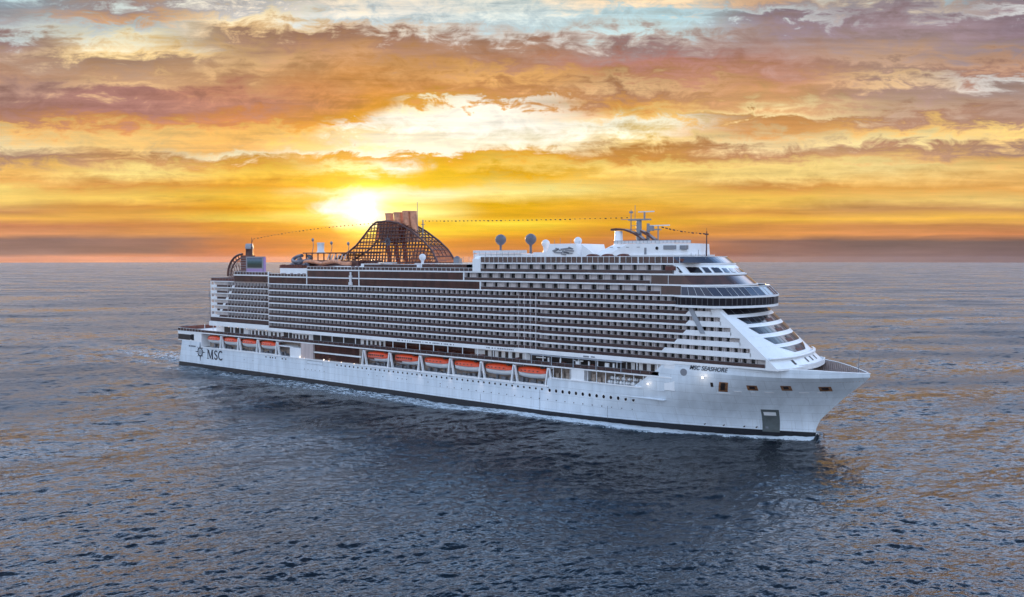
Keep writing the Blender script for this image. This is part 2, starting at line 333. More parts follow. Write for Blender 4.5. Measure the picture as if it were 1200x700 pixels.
# ------------------------------------------------------------------ sea
def ocean_tile(N, L, lmin, lmax, wdir, slope, seed, peak):
    g = np.random.default_rng(seed)
    k1 = np.fft.fftfreq(N, L/N)*2*np.pi; kx, ky = np.meshgrid(k1, k1, indexing='ij'); k = np.hypot(kx, ky); k[0,0] = 1
    wx, wy = math.cos(wdir), math.sin(wdir)
    c = (kx*wx+ky*wy)/k
    kp = 2*np.pi/peak
    P = k**-3.5*np.exp(-(kp/k)**1.6)*(0.14+np.abs(c)**2.6)*(k > 2*np.pi/lmax)*(k < 2*np.pi/lmin); P[0,0] = 0
    h = np.fft.ifft2(np.sqrt(P)*(g.normal(size=(N,N))+1j*g.normal(size=(N,N)))).real
    gx = (np.roll(h,-1,0)-h)/(L/N); s = np.sqrt((gx**2).mean()+(((np.roll(h,-1,1)-h)/(L/N))**2).mean())
    return h*slope/s
def samp(T, L, x, y):
    N = T.shape[0]; a = (x/L*N) % N; b = (y/L*N) % N; i = a.astype(int) % N; j = b.astype(int) % N; fa = a-np.floor(a); fb = b-np.floor(b)
    i2 = (i+1) % N; j2 = (j+1) % N
    return T[i,j]*(1-fa)*(1-fb)+T[i2,j]*fa*(1-fb)+T[i,j2]*(1-fa)*fb+T[i2,j2]*fa*fb
def sstep(x, a, b):
    q = np.clip((x-a)/(b-a), 0, 1); return q*q*(3-2*q)
WD = FWD + .22
T1 = ocean_tile(1024, 311., 1.3, 60, WD, .165, 3, 9.)
T2 = ocean_tile(512, 71., .45, 8, WD-.3, .19, 4, 2.4)
T3 = ocean_tile(256, 900., 30, 200, WD+.5, .035, 5, 70.)
th = np.concatenate([np.arange(-37, 37, .062), np.arange(37, 323, 3.0)]); nth = len(th)
rs = [0.5, 20, 40, 60, 75, 90, 100]; r = 106.
while r < 13300:
    rs.append(r); r += max(.16, r*r/(FPX*CH)*.72)
rs.append(13500.); rs = np.array(rs); nr = len(rs)
TH, RR = np.meshgrid(FWD - np.radians(th), rs)
X = CX+RR*np.cos(TH); Y = CY+RR*np.sin(TH)
near = sstep(RR, 3500, 900); mid = sstep(RR, 900, 260)
patchy = .75+.5*np.clip(samp(T3, 900., X*1.7+140, Y*1.7)/.9+.5, 0, 1)
Z = samp(T1, 311., X, Y)*near + samp(T2, 71., X, Y)*mid*patchy + samp(T3, 900., X, Y)*sstep(RR, 6000, 2500)
# the ship smooths the water along her side; a bow wave curls off the stem
hbw = np.array([hb(x, 0) for x in np.linspace(200, 322, 123)])
hw = np.where(X < 226, 20.3, np.interp(X, np.linspace(200, 322, 123), hbw)); hw = np.where(X > 322, 0, hw)
dside = np.abs(Y) - hw
alongs = (X > 3) & (X < 323)
aft = np.clip(322-X, 0, 400)
crest = 2.2+aft*.11
Z += np.where((X < 324) & (X > 90), 1.15*np.exp(-((dside-crest)/(1.4+aft*.012))**2)*np.exp(-aft/130), 0)
Z += np.where((X > 318) & (X < 340), .5*np.exp(-((X-323)**2+Y**2)/9.), 0)
Z *= np.where(alongs & (dside < 14), .55+.45*np.clip(dside/14, 0, 1), 1)
wkz = np.where((X < 8) & (np.abs(Y) < 26-.2*np.minimum(X, 0)), np.exp(np.minimum(X, 0)/200.), 0)
Z += wkz*(.35*np.sin(Y*.42+X*.05)+.25*np.sin(Y*.8-X*.11))*near
foam = np.zeros_like(Z)
band = 7.0+aft*.06
f1 = sstep(dside, band, band*.45)*np.where(alongs & (dside > -1), 1, 0)
f1 *= np.interp(X, [3, 60, 150, 230, 262, 290, 322, 323.5], [.55, .6, .72, .9, 1.05, 1.2, 1.25, 0])
foam = np.maximum(foam, f1)
f2 = np.exp(-((dside-crest)/(1.0+aft*.01))**2)*np.where((X < 322) & (X > 200), 1, 0)*np.exp(-aft/110.)*1.25
foam = np.maximum(foam, f2)
wk = np.where(X < 4, np.exp(-(Y/(17-.03*np.minimum(X,0)))**4)*np.exp(np.minimum(X, 0)/320.)*.70, 0)
wk2 = np.where(X < 6, np.exp(-((np.abs(Y)-(21-.16*np.minimum(X,0)))/4.5)**2)*np.exp(np.minimum(X, 0)/300.)*.64, 0)
foam = np.maximum(foam, np.maximum(wk, wk2))
Z = Z.astype(np.float32)
me = bpy.data.meshes.new('water'); co = np.stack([X, Y, Z], -1).reshape(-1, 3)
ii = np.arange(nr-1)[:, None]*nth; jj = np.arange(nth)[None, :]; j2 = (jj+1) % nth
q = np.stack([ii+jj, ii+nth+jj, ii+nth+j2, ii+j2], -1).reshape(-1, 4)
me.vertices.add(len(co)); me.vertices.foreach_set('co', co.astype(np.float32).ravel())
me.loops.add(q.size); me.loops.foreach_set('vertex_index', q.astype(np.int32).ravel())
me.polygons.add(len(q)); me.polygons.foreach_set('loop_start', np.arange(0, q.size, 4, dtype=np.int32))
me.polygons.foreach_set('use_smooth', np.ones(len(q), bool))
a2 = me.attributes.new('far', 'FLOAT', 'POINT'); a2.data.foreach_set('value', sstep(RR, 110, 480).astype(np.float32).ravel())
at = me.attributes.new('foam', 'FLOAT', 'POINT'); at.data.foreach_set('value', foam.astype(np.float32).ravel())
me.update(calc_edges=True); me.validate()
m = bpy.data.materials.new('sea_water'); m.use_nodes = True; k = NT(m.node_tree); b = k.n['Principled BSDF']
g = k.new('ShaderNodeTexCoord'); P = g.outputs['Object']
def rotmap(sc, ang_):
    mp = k.new('ShaderNodeMapping'); mp.inputs['Scale'].default_value = sc; mp.inputs['Rotation'].default_value = (0, 0, ang_); k.l.new(P, mp.inputs[0]); return mp.outputs[0]
def rm2(sx, sy, ang_):                                       # rotate first, then squash along the wind
    a = k.new('ShaderNodeVectorRotate', rotation_type='Z_AXIS'); k.l.new(P, a.inputs['Vector']); a.inputs['Angle'].default_value = -ang_
    v = k.new('ShaderNodeVectorMath', operation='MULTIPLY'); k.l.new(a.outputs[0], v.inputs[0]); v.inputs[1].default_value = (sx, sy, 1); return v.outputs[0]
nA = k.noise(rm2(1.0, .42, WD), .85, 3, .6, .3)             # metre ripples
nB = k.noise(rm2(1.0, .33, WD+.3), .115, 6, .60, .4)         # 8 m chop, carries the far field
nC = k.noise(rm2(1.0, .30, WD-.2), .016, 4, .55, .5)         # wind streaks
hh = k.m('ADD', k.m('MULTIPLY', nA, .24), k.m('MULTIPLY', nB, .8))
bp = k.new('ShaderNodeBump'); bp.inputs['Strength'].default_value = 1.0; bp.inputs['Distance'].default_value = 1.0
k.l.new(hh, bp.inputs['Height'])
far = k.new('ShaderNodeAttribute'); far.attribute_name = 'far'
fa = k.new('ShaderNodeAttribute'); fa.attribute_name = 'foam'
nf = k.noise(rm2(.55, 1.0, .0), .55, 8, .68, .8)
nf2 = k.noise(P, 2.2, 5, .6)
fm = k.m('ADD', k.m('MULTIPLY', nf, .65), k.m('MULTIPLY', nf2, .35))
fmask = k.mr(fm, k.m('SUBTRACT', .70, k.m('MULTIPLY', fa.outputs['Fac'], .32)), k.m('SUBTRACT', .80, k.m('MULTIPLY', fa.outputs['Fac'], .32)))
fmask = k.m('MULTIPLY', fmask, k.mr(fa.outputs['Fac'], .02, .2))
deep = k.mix(k.m('POWER', fa.outputs['Fac'], 2.0), (.0015,.005,.011), (.04,.09,.13))
k.l.new(k.mix(fmask, deep, (.62,.68,.74)), b.inputs['Base Color'])
k.l.new(k.mix(fmask, k.mix(far.outputs['Fac'], k.mix(k.mr(nC, .35, .65), (.03,.03,.03), (.09,.09,.09)), k.mix(k.mr(nC, .32, .68), (.18,.18,.18), (.50,.50,.50))), (.7,.7,.7)), b.inputs['Roughness'])
b.inputs['IOR'].default_value = 1.333; b.inputs['Specular IOR Level'].default_value = .5
# waves too fine for the mesh tilt the surface by their slope
def slope(sc, ang_, st_, amp, det=3):
    n = k.new('ShaderNodeTexNoise'); k.l.new(rm2(1.0, st_, ang_), n.inputs['Vector']); n.inputs['Scale'].default_value = sc
    n.inputs['Detail'].default_value = det; n.inputs['Roughness'].default_value = .6
    v = k.new('ShaderNodeVectorMath', operation='SUBTRACT'); k.l.new(n.outputs['Color'], v.inputs[0]); v.inputs[1].default_value = (.5, .5, .5)
    q = k.new('ShaderNodeVectorMath', operation='MULTIPLY'); k.l.new(v.outputs[0], q.inputs[0]); q.inputs[1].default_value = (amp, amp*.75, 0)
    r = k.new('ShaderNodeVectorRotate', rotation_type='Z_AXIS'); k.l.new(q.outputs[0], r.inputs['Vector']); r.inputs['Angle'].default_value = ang_
    return r.outputs[0]
def vadd(a, b_):
    v = k.new('ShaderNodeVectorMath', operation='ADD'); k.l.new(a, v.inputs[0]); k.l.new(b_, v.inputs[1]); return v.outputs[0]
def vscale(a, f):
    v = k.new('ShaderNodeVectorMath', operation='SCALE'); k.l.new(a, v.inputs[0]); k.put(v.inputs['Scale'], f); return v.outputs[0]
sl = vadd(vadd(slope(.5, WD, .35, 1.3), slope(.10, WD+.25, .3, 1.0)), slope(.02, WD-.2, .25, .35))
sl = vscale(sl, k.m('ADD', .02, k.m('MULTIPLY', far.outputs['Fac'], 1.5)))
nn = k.new('ShaderNodeVectorMath', operation='NORMALIZE'); k.l.new(vadd(bp.outputs[0], sl), nn.inputs[0])
k.l.new(nn.outputs[0], b.inputs['Normal'])
me.materials.append(m)
water = bpy.data.objects.new('water', me); COL.objects.link(water); water['kind'] = 'structure'
water['label'] = 'dark blue rippled sea reaching the horizon'

# ------------------------------------------------------------------ the ship
ship = tag(empty('cruise_ship', (0,0,0)), 'huge white cruise ship with rows of balconies, orange lifeboats and lattice funnel, sailing right', 'cruise ship')
Zd = [22.9,25.9,28.9,31.85,34.8,37.8,40.7,43.7,47.0,50.3,53.6]
B = 20.3
# hull: stations along x, rows up z
BOOT = 1.9
def topz(x):
    return float(np.interp(x, [0,24,24.01,237,237.01,273,281,300,312,325,337.9], [13.1,13.1,10.6,10.6,13.7,13.7,22.65,22.7,22.9,22.6,21.3]))
st = list(np.linspace(0, 1, 13)*23.9) + [24.02] + list(np.linspace(30, 236.9, 40)) + [237.02] + list(np.linspace(240, 272.9, 12)) + list(np.linspace(273.2, 281, 5)) + list(np.linspace(283, 337.9, 56))
def hx(x, z):
    if x < 24: return sternx(z)+(x/24)*(24-sternx(z))
    if x > 226: return 226+(x-226)/(337.9-226)*(stem(z)-226)
    return x
def side(sgn, z0f, z1f, rows, mb, mi):
    rings = []
    for x in st:
        a, c = z0f(x), z1f(x); ring = []
        for i in range(rows+1):
            z = a+(c-a)*i/rows; xx = hx(x, z); ring.append((xx, sgn*max(hb(xx, z), .02), z))
        rings.append(ring)
    mb.loft(rings if sgn > 0 else [r[::-1] for r in rings], mi)
mb = MB()
for s_ in (-1, 1):
    side(s_, lambda x: BOOT, lambda x: min(topz(x), 20.3), 14, mb, 0)
    mb2st = st
tops = [x for x in st if topz(x) > 20.31]
for s_ in (-1, 1):
    rings = []
    for x in tops:
        zt = topz(x)
        rings.append([(hx(x, z), s_*max(hb(hx(x, min(z, 20.3)), 20.3)-.12*(z-20.3)/2, .02), z) for z in (20.3, 20.3+(zt-20.3)*.5, zt)])
    mb.loft(rings, 0)
mb.add([(sternx(BOOT),-B,BOOT),(sternx(BOOT),B,BOOT),(sternx(13.1),B,13.1),(sternx(13.1),-B,13.1)], [(0,1,2,3)], 0)
# decks closing the hull
mb.box(24, 281, -B+.02, B-.02, 10.2, 10.45, 0); mb.box(237.1, 281, -B+.03, B-.03, 13.2, 13.5, 0)
hull = mb.build('hull', 'hull', ship)
mb = MB()
for s_ in (-1, 1):
    rings = []
    for x in st:
        rings.append([(hx(x, z), s_*max(hb(hx(x, z), z), .02), z) for z in (-3, -1, 0, 1, BOOT)])
    mb.loft(rings, 0)
mb.add([(3.1,-B,-3),(3.1,B,-3),(sternx(BOOT),B,BOOT),(sternx(BOOT),-B,BOOT)], [(0,1,2,3)], 0)
mb.build('waterline_band', 'black', ship)
# rub rails and plate seams standing a little proud of the side
mb = MB()
for x0, x1, z in ((24.2, 236.8, 10.62), (237.2, 273, 13.72)):
    mb.box(x0, x1, -B-.28, -B+.4, z-.22, z+.18)
mb.split('rubbing_strake', 'white', ship)
mb = MB()
for x in (142.5, 206.0, 260.1, 233.):
    y = -hb(x, 6)-.02; mb.box(x-.06, x+.06, y-.03, y+.05, 2.0, 9.0 if x > 230 else 5)
mb.split('draught_mark', 'steel', ship)
# patches that follow the hull side
def patch(x0, x1, z0, z1, off=.05, nx=6, nz=4, shear=0.0, mb=None, m=0, th=.10):
    mb = mb or MB(); F = []; Bk = []
    for i in range(nx+1):
        for j in range(nz+1):
            z = z0+(z1-z0)*j/nz; x = x0+(x1-x0)*i/nx+shear*(z-z0)
            y = -hb(x, z); F.append((x, y-off, z)); Bk.append((x, y-off+th, z))
    n = nz+1; o = len(F); fs = []
    for i in range(nx):
        for j in range(nz): fs.append((i*n+j, (i+1)*n+j, (i+1)*n+j+1, i*n+j+1))
    rim = [i*n for i in range(nx+1)] + [nx*n+j for j in range(1, n)] + [i*n+nz for i in range(nx-1, -1, -1)] + [j for j in range(nz-1, 0, -1)]
    fs += [(rim[i], o+rim[i], o+rim[(i+1) % len(rim)], rim[(i+1) % len(rim)]) for i in range(len(rim))]
    return mb.add(F+Bk, fs, m)
def ellipse_port(x, z, rx, rz, off=.04, n=14):
    mb = MB(); y = -hb(x, z)-off
    vs = [(x+rx*math.cos(2*math.pi*i/n), y, z+rz*math.sin(2*math.pi*i/n)) for i in range(n)]
    vb = [(a, y+.2, c) for a, _, c in vs]
    mb.add(vs+vb, [tuple(range(n))]+[(i, n+i, n+(i+1) % n, (i+1) % n) for i in range(n)])
    return mb
pm_big = None
def port_mesh(rx, rz, n=14):
    mb = MB(); vs = [(rx*math.cos(2*math.pi*i/n), -.05, rz*math.sin(2*math.pi*i/n)) for i in range(n)]; vb = [(a, .2, c) for a, _, c in vs]
    mb.add(vs+vb, [tuple(range(n))]+[(i, n+i, n+(i+1) % n, (i+1) % n) for i in range(n)], 0)
    ring = [(1.25*a, -.03, 1.25*c) for a, _, c in vs]; mb.add(vs+ring, [(i, (i+1) % n, n+(i+1) % n, n+i) for i in range(n)], 1)
    return mb.mesh('porthole', ['glass', 'white'])
pmb, pms, pmt = port_mesh(.52, .62), port_mesh(.42, .40), port_mesh(.20, .22)
bigs = list(np.arange(237.2, 271, 2.72)); mids = list(np.arange(126.5, 236, 2.62))
smalls = [77., 80.2, 82., 84., 89., 91.6]
for x in bigs: link('porthole', pmb, ship, loc=(x, -hb(x, 9.3), 9.3))
for x in mids+smalls: link('porthole', pms, ship, loc=(x, -B, 9.4))
mb = MB()
for x in list(np.arange(186, 270, 3.6))+[104.8, 107.2, 109.6, 112, 115, 118]:
    y = -hb(x, 5.9); mb.lathe((0,0,0), [(0,0)], 3) if 0 else None
    link('scupper', pmt, ship, loc=(x, y, 5.95))
for x in (291, 296.6, 302.5, 306): link('scupper', pms, ship, loc=(x, -hb(x, 2.7)+.02, 2.75))
# small clusters of scuppers seen under the davits
for x in (151, 154.5, 163, 165.5, 168, 146, 186, 179.6, 60, 67): link('scupper', pmt, ship, loc=(x, -B, 6.9))
# shell doors, anchor pockets, mooring openings
mb = patch(307.6, 312.4, 1.3, 9.0, .08, 6, 6, shear=.11); d = mb.build('shell_door', 'greydoor', ship, 'grey shell door low on the bow')
mb = patch(308.9, 312.2, 6.9, 8.1, .14, 4, 2, shear=.05, mb=None); mb.build('anchor', 'white', d)
mb = patch(308.6, 309.4, 2.4, 3.1, .14, 2, 2); mb.build('hatch', 'steel', d)
for x0, x1, z0, z1, sh in ((298.2, 300.9, 14.6, 17.8, .25), (306.8, 309.7, 15.6, 17.3, .0), (315.9, 318.6, 15.9, 17.6, .0), (325.2, 328.2, 15.8, 17.4, .0)):
    o = patch(x0, x1, z0, z1, .06, 4, 4, shear=sh).build('mooring_opening', 'brownrec', ship)
    patch(x0+.7, x1-.7, z0+.5, z1-.3, .12, 3, 3, shear=sh).build('opening_shade', 'dark', o)  # dark patch stands in for the shade deep inside the opening
patch(296.2, 297.0, 16.0, 17.4, .06, 2, 3).build('fairlead', 'dark', ship)
mb = MB()
for x0, x1, z in ((297.6, 301.4, 13.9), (302.8, 304.9, 14.75), (307.4, 308.6, 14.8), (311.2, 313.6, 14.95), (320, 322.4, 15.1), (324.4, 325.4, 15.1)):
    patch(x0, x1, z, z+.32, .16, 4, 1, mb=mb, th=.2)
mb.split('fender_ledge', 'white', ship)
mb = MB()
for x0, z0, x1, z1 in ((106.4, 9.9, 117.2, 9.9), (106.4, 8.5, 117.2, 8.5)): mb.box(x0, x1, -B-.05, -B+.1, z0, z0+.14)
for x in (106.4, 117.1): mb.box(x, x+.14, -B-.05, -B+.1, 8.64, 9.9)
mb.build('tender_door', 'steel', ship)
n = 20; mb = MB(); xc, zc = 287.6, 19.9
mb.add([(xc+1.15*math.cos(2*math.pi*i/n), -B-.05, zc+1.15*math.sin(2*math.pi*i/n)) for i in range(n)]+[(xc+1.15*math.cos(2*math.pi*i/n), -B+.1, zc+1.15*math.sin(2*math.pi*i/n)) for i in range(n)],
       [tuple(range(n))]+[(i, n+i, n+(i+1) % n, (i+1) % n) for i in range(n)])
mb.build('round_badge', 'steel', ship)
# painted writing and compass emblem
def text_obj(name, body, size, x, z, width, parent, matn, shear=0.0, proj=True, y=None, th=.05):
    cu = bpy.data.curves.new('tmp', 'FONT'); cu.body = body; cu.size = size; cu.extrude = .02; cu.shear = shear; cu.offset = size*.012
    o = bpy.data.objects.new('tmp', cu); COL.objects.link(o)
    dg = bpy.context.evaluated_depsgraph_get(); me_ = bpy.data.meshes.new_from_object(o.evaluated_get(dg))
    bpy.data.objects.remove(o); me_.name = name
    xs = [v.co.x for v in me_.vertices]; sc = width/(max(xs)-min(xs)); mn = min(xs)
    for v in me_.vertices:
        px, pz, d_ = x+(v.co.x-mn)*sc, z+v.co.y, v.co.z
        yy = (-hb(px, pz) if proj else y)
        v.co = (px, yy-.06-(d_+.02), pz)
    me_.materials.clear(); me_.materials.append(M[matn])
    return link(name, me_, parent)
mb = MB()
def quad(pts): mb.add([(x_, -B-.09, z_) for x_, z_ in pts]+[(x_, -B+.04, z_) for x_, z_ in pts], [(0,1,2,3)]+[(i, 4+i, 4+(i+1) % 4, (i+1) % 4) for i in range(4)])
quad([(29.5,5.0),(29.95,5.0),(29.95,9.6),(29.5,9.6)]); quad([(29.5,9.6),(30.7,9.6),(32.2,5.6),(31.7,5.0)]); quad([(31.7,5.0),(32.2,5.6),(33.7,9.6),(33.1,9.6)]); quad([(33.1,5.0),(34.1,5.0),(34.1,9.6),(33.1,9.6)])
quad([(28.9,5.0),(30.6,5.0),(30.6,5.25),(28.9,5.25)]); quad([(32.6,4.98),(34.7,4.98),(34.7,5.23),(32.6,5.23)]); quad([(28.9,9.5),(29.9,9.5),(29.9,9.75),(28.9,9.75)]); quad([(33.7,9.5),(34.7,9.5),(34.7,9.75),(33.7,9.75)])
mb.build('lettering', 'ink', ship)
text_obj('lettering', 'S', 6.7, 35.3, 5.05, 2.8, ship, 'ink'); text_obj('lettering', 'C', 6.7, 38.6, 5.05, 3.5, ship, 'ink')
text_obj('lettering', 'MSC SEASHORE', 1.9, 289.6, 21.0, 12.4, ship, 'ink', shear=.35)
text_obj('lettering', 'MSC SEASHORE', .95, 13.0, 10.2, 6.0, ship, 'ink')
def emblem(cx, y, cz, r, matn, parent, name='compass_emblem', inner=True):
    mb = MB(); n = 28
    def ring(ra, rb, cxx=cx, czz=cz):
        vs = []
        for dy in (0, .12):
            for rr_ in (ra, rb):
                vs += [(cxx+rr_*math.cos(2*math.pi*i/n), y+dy, czz+rr_*math.sin(2*math.pi*i/n)) for i in range(n)]
        fs = [(i, (i+1) % n, n+(i+1) % n, n+i) for i in range(n)]+[(n+i, n+(i+1) % n, 3*n+(i+1) % n, 3*n+i) for i in range(n)]
        mb.add(vs, fs)
    ring(r*.50, r*.64); ring(r*.30, r*.35)
    for i in range(16):
        a = math.pi*i/8; L = r*(1.42 if i % 4 == 0 else (1.05 if i % 2 == 0 else .82)); wv = r*.11
        ca, sa = math.cos(a), math.sin(a); b0 = r*.60
        p = [(cx+ca*b0-sa*wv, cz+sa*b0+ca*wv), (cx+ca*b0+sa*wv, cz+sa*b0-ca*wv), (cx+ca*L, cz+sa*L)]
        mb.add([(u, y, v) for u, v in p]+[(u, y+.12, v) for u, v in p], [(0,1,2),(0,3,4,1),(1,4,5,2),(2,5,3,0)])
    for i in range(4):                                     # small diamond in the heart
        a = math.pi*i/2; mb.add([(cx+.24*r*math.cos(a), y, cz+.24*r*math.sin(a)), (cx+.24*r*math.cos(a+1.57), y, cz+.24*r*math.sin(a+1.57)), (cx+.10*r*math.cos(a+.78), y, cz+.10*r*math.sin(a+.78))], [(0,1,2)])
    return mb.build(name, matn, parent)
emblem(23.0, -B-.10, 8.0, 3.3, 'ink', ship)
# hull flood lamps that are lit in the photograph
def lamp(x, y, z, e, r=.28):
    mb = MB(); mb.lathe((0,0,0), [(-r, .02), (-r*.7, r*.7), (0, r), (r*.7, r*.7), (r, .02)], 10); mb.tube((0,.1,0), (0,.9,0), .08, m=1)
    o = mb.build('flood_lamp', ['lamp', 'steel'], ship); o.location = (x, y, z)
    l = bpy.data.lights.new('flood_lamp_light', 'POINT'); l.energy = e; l.color = (1,.80,.60); l.shadow_soft_size = .3
    p = bpy.data.objects.new('flood_lamp_light', l); COL.objects.link(p); p.location = (x, y-.7, z); p.parent = ship
lamp(294.3, -21.3, 18.9, 60, .28); lamp(275.6, -21.0, 15.2, 30, .22); lamp(102.3, -20.9, 11.3, 14, .2); lamp(118.5, -20.9, 11.2, 14, .2)

# ---------------------------------------------------------------- aft mooring house, promenade, lifeboat recess
mb = MB(); mb.box(2.8, 24, -B, B, 13.1, 17.5, 0)
mb.box(24, 24.3, -B+.05, -15.5, 10.6, 17.5, 0)
a = mb.build('aft_deck_house', 'white', ship)
MB().box(3.0, 14.2, -B-.06, -B+.1, 13.5, 16.3).build('mooring_opening', 'dark', a)
MB().box(15.2, 17.6, -B-.06, -B+.1, 13.5, 16.6).box(14.3,15.1,-B-.05,-B+.1,13.8,16.3).build('doorway', 'glass', a)
# stern balustrade and furniture line above it
def railing(line, z, h=1.1, step=2.6, mats=('glassp','white'), name='deck_railing', parent=None, rail=.07, post=.05):
    mb = MB(); mb.wall(line, z+.08, z+h-.08, 0, th=.05)
    for (x0,y0),(x1,y1) in zip(line, line[1:]):
        mb.tube((x0,y0,z+h), (x1,y1,z+h), rail, n=5, m=1)
        L = math.hypot(x1-x0, y1-y0); n_ = max(1, int(L/step))
        for i in range(n_+1):
            x, y = x0+(x1-x0)*i/n_, y0+(y1-y0)*i/n_
            mb.box(x-post, x+post, y-post, y+post, z, z+h, 1)
    return mb.build(name, list(mats), parent or ship)
mb = MB(); mb.box(2.7, 283.5, -B-.12, B+.12, 17.5, 17.95); mb.build('promenade_deck', 'white', ship)
railing([(2.9, B), (2.9, -B), (24, -B)], 17.95, 1.5); railing([(24, -B), (279, -B)], 17.95, 1.3, 3.2, name='promenade_railing', post=.04, mats=('glassp','steel'))
MB().wall([(3.6, B-1), (3.6, -B+1), (13., -B+1)], 18.0, 19.9, th=.3).build('stern_windbreak', 'rust', ship)
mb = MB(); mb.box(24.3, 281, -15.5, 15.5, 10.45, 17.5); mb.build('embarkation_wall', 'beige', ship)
mb = MB(); mb.box(31, 283.5, -16.2, 16.2, 17.95, 22.4); mb.build('promenade_wall', 'white', ship)
# openings, doors and glass along the promenade wall
mb = MB(); x = 33.
segs = [(38,45.5),(47,54),(85,91),(106,137)]
for a_, b_ in segs: mb.box(a_, b_, -16.28, -16.0, 18.3, 21.4)
mb.split('shop_window', 'dark', ship)
mb = MB()
for x in np.arange(58, 84, 2.9): mb.box(x, x+1.5, -16.28, -16.0, 18.0, 20.7)
for x in np.arange(92, 104, 2.4): mb.box(x, x+1.2, -16.28, -16.0, 18.0, 20.6)
for x in np.arange(139, 152, 2.6): mb.box(x, x+1.3, -16.28, -16.0, 18.2, 20.7)
for x in list(np.arange(205, 222, 3.2))+list(np.arange(265.5, 277, 2.9)): mb.box(x, x+1.4, -16.28, -16.0, 18.4, 20.9)
mb.split('promenade_door', 'dark', ship)
MB().box(152, 200, -16.3, -16.0, 18.2, 21.4).build('lounge_window', 'glassb', ship)
MB().box(226, 265, -16.3, -16.0, 18.1, 22.2).build('awning_back_panel', 'dark', ship)  # dark panel on the wall behind the awning
mb = MB()
for x in list(np.arange(60, 104, 3.3)): mb.box(x, x+.9, -18.5-random.random(), -17.5, 17.95, 18.95+random.random()*.5)
for x in list(np.arange(140, 260, 2.4)):
    if random.random() < .8: mb.box(x, x+.7+random.random(), -18.6-random.random(), -17.4, 17.95, 18.8+random.random()*.7)
mb.split('promenade_furniture', 'rust', ship)
mb = MB()
for x in list(np.arange(27, 283, 7.4)): mb.box(x-.12, x+.12, -B+.1, -B+.34, 17.95, 22.4)
mb.split('promenade_pillar', 'white', ship)
M['warm'] = mat('warm_deck_lamp', (1,1,1), .5, emit=(1,.62,.30), es=3.0)
mb = MB()
for x in list(np.arange(36, 150, 7.4))+list(np.arange(154, 282, 7.4)): mb.box(x, x+.4, -17.6, -17.3, 21.5, 21.75)
for x in (104.5, 121, 129, 137): mb.box(x, x+.3, -B-.05, -B+.2, 10.7, 10.95)
mb.split('deck_lamp', 'warm', ship)
# grey canopy over the bar terrace
mb = MB(); L0 = [(224.5,-16.2),(229,-20.5),(266,-20.9),(266,-16.2)]
mb.prism(L0, 21.2, 21.5); mb.add([(224.5,-16.2,22.5),(229,-20.5,21.5),(266,-20.9,21.5),(266,-16.2,22.8)], [(0,1,2,3)])
for x in (229.5, 238, 247, 256, 265.5): mb.box(x-.12, x+.12, -20.6, -20.3, 17.95, 21.2)
mb.build('awning', 'canopy', ship)
mb = MB()
for x0,x1 in ((247.5,249.2),(236,236.5),(252.5,253),(259,260.5),(262,262.6),(241,241.4)): mb.box(x0, x1, -19.8, -19.2, 17.95, 20.6)
mb.box(231, 235, -19.8, -19.4, 20.3, 20.6); mb.box(246.5, 250.5, -19.8, -19.4, 20.3, 20.6); mb.split('terrace_frame', 'white', ship)
# blocks in the recess: white store, tall pale panel, dark double windows
mb = MB(); mb.box(94.5, 102.2, -B+.05, -15.5, 10.62, 15.1); mb.box(246.0, 251.2, -B+.05, -15.5, 13.72, 17.5); mb.box(86.5,94.5,-B+.3,-15.5,15.0,15.5); mb.split('store_block', 'white', ship)
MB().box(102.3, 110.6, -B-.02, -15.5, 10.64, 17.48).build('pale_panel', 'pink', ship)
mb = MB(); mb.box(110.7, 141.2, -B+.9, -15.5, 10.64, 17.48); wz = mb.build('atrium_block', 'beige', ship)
MB().box(111, 139.5, -B+.78, -B+.95, 11.0, 13.6).build('window_band', 'glassb', wz)
MB().box(111, 139.5, -B+.78, -B+.95, 14.3, 17.3).build('window_band', 'glassb', wz)
MB().box(110.7, 141.2, -B+.3, -B+.9, 13.65, 14.2).build('deck_edge', 'white', wz)
# forward recess clutter
mb = MB()
for x in np.arange(238.5, 281, 2.1):
    if 245.5 < x < 251.5: continue
    mb.box(x, x+.9+random.random()*.7, -18.4, -17.4-random.random(), 13.5, 15.0+random.random()*1.6)
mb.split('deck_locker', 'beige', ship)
mb = MB()
for x in np.arange(238.5, 281, 3.5):
    mb.box(x-.09, x+.09, -B+.2, -B+.4, 13.72, 17.5)
mb.split('recess_pillar', 'white', ship)
# the sloped closing piece of the forward recess (diagonal from the promenade to the hull top)
mb = MB(); mb.add([(276.5,-B,13.7),(284.5,-B,22.65),(279.5,-B,22.65),(283.2,-B,18.0),(278.0,-B,17.5),(283.5,-B,17.5)], [(0,1,2)] if 0 else [])
mb.box(281, 284.5, -B+.02, -15.5, 13.7, 22.6, 0)
mb.build('recess_end_wall', 'white', ship)
# fascia above the promenade, with plain dark dashes standing in for small lettering
mb = MB(); mb.wall([(30.6,-19.9),(79,-19.9)], 21.9, 23.9, th=.3); mb.wall([(79,-B-.1),(284,-B-.1)], 21.75, 22.95, th=.3); mb.box(284,300,-B-.08,-B+.2,22.3,22.9)
fasc = mb.build('promenade_fascia', 'white', ship)
mb = MB()
for x0, x1 in ((163, 194), (209, 222)):
    x = x0
    while x < x1:
        wd = random.choice((.35, .5, .8)); mb.box(x, x+wd, -B-.16, -B-.05, 22.25, 22.7); x += wd+random.choice((.25, .3, .9))
mb.box(251, 253.2, -B-.2, -B, 22.0, 22.5); mb.box(254, 255.5, -B-.2, -B, 22.1, 22.5)
mb.split('dark_dash', 'steel', fasc)

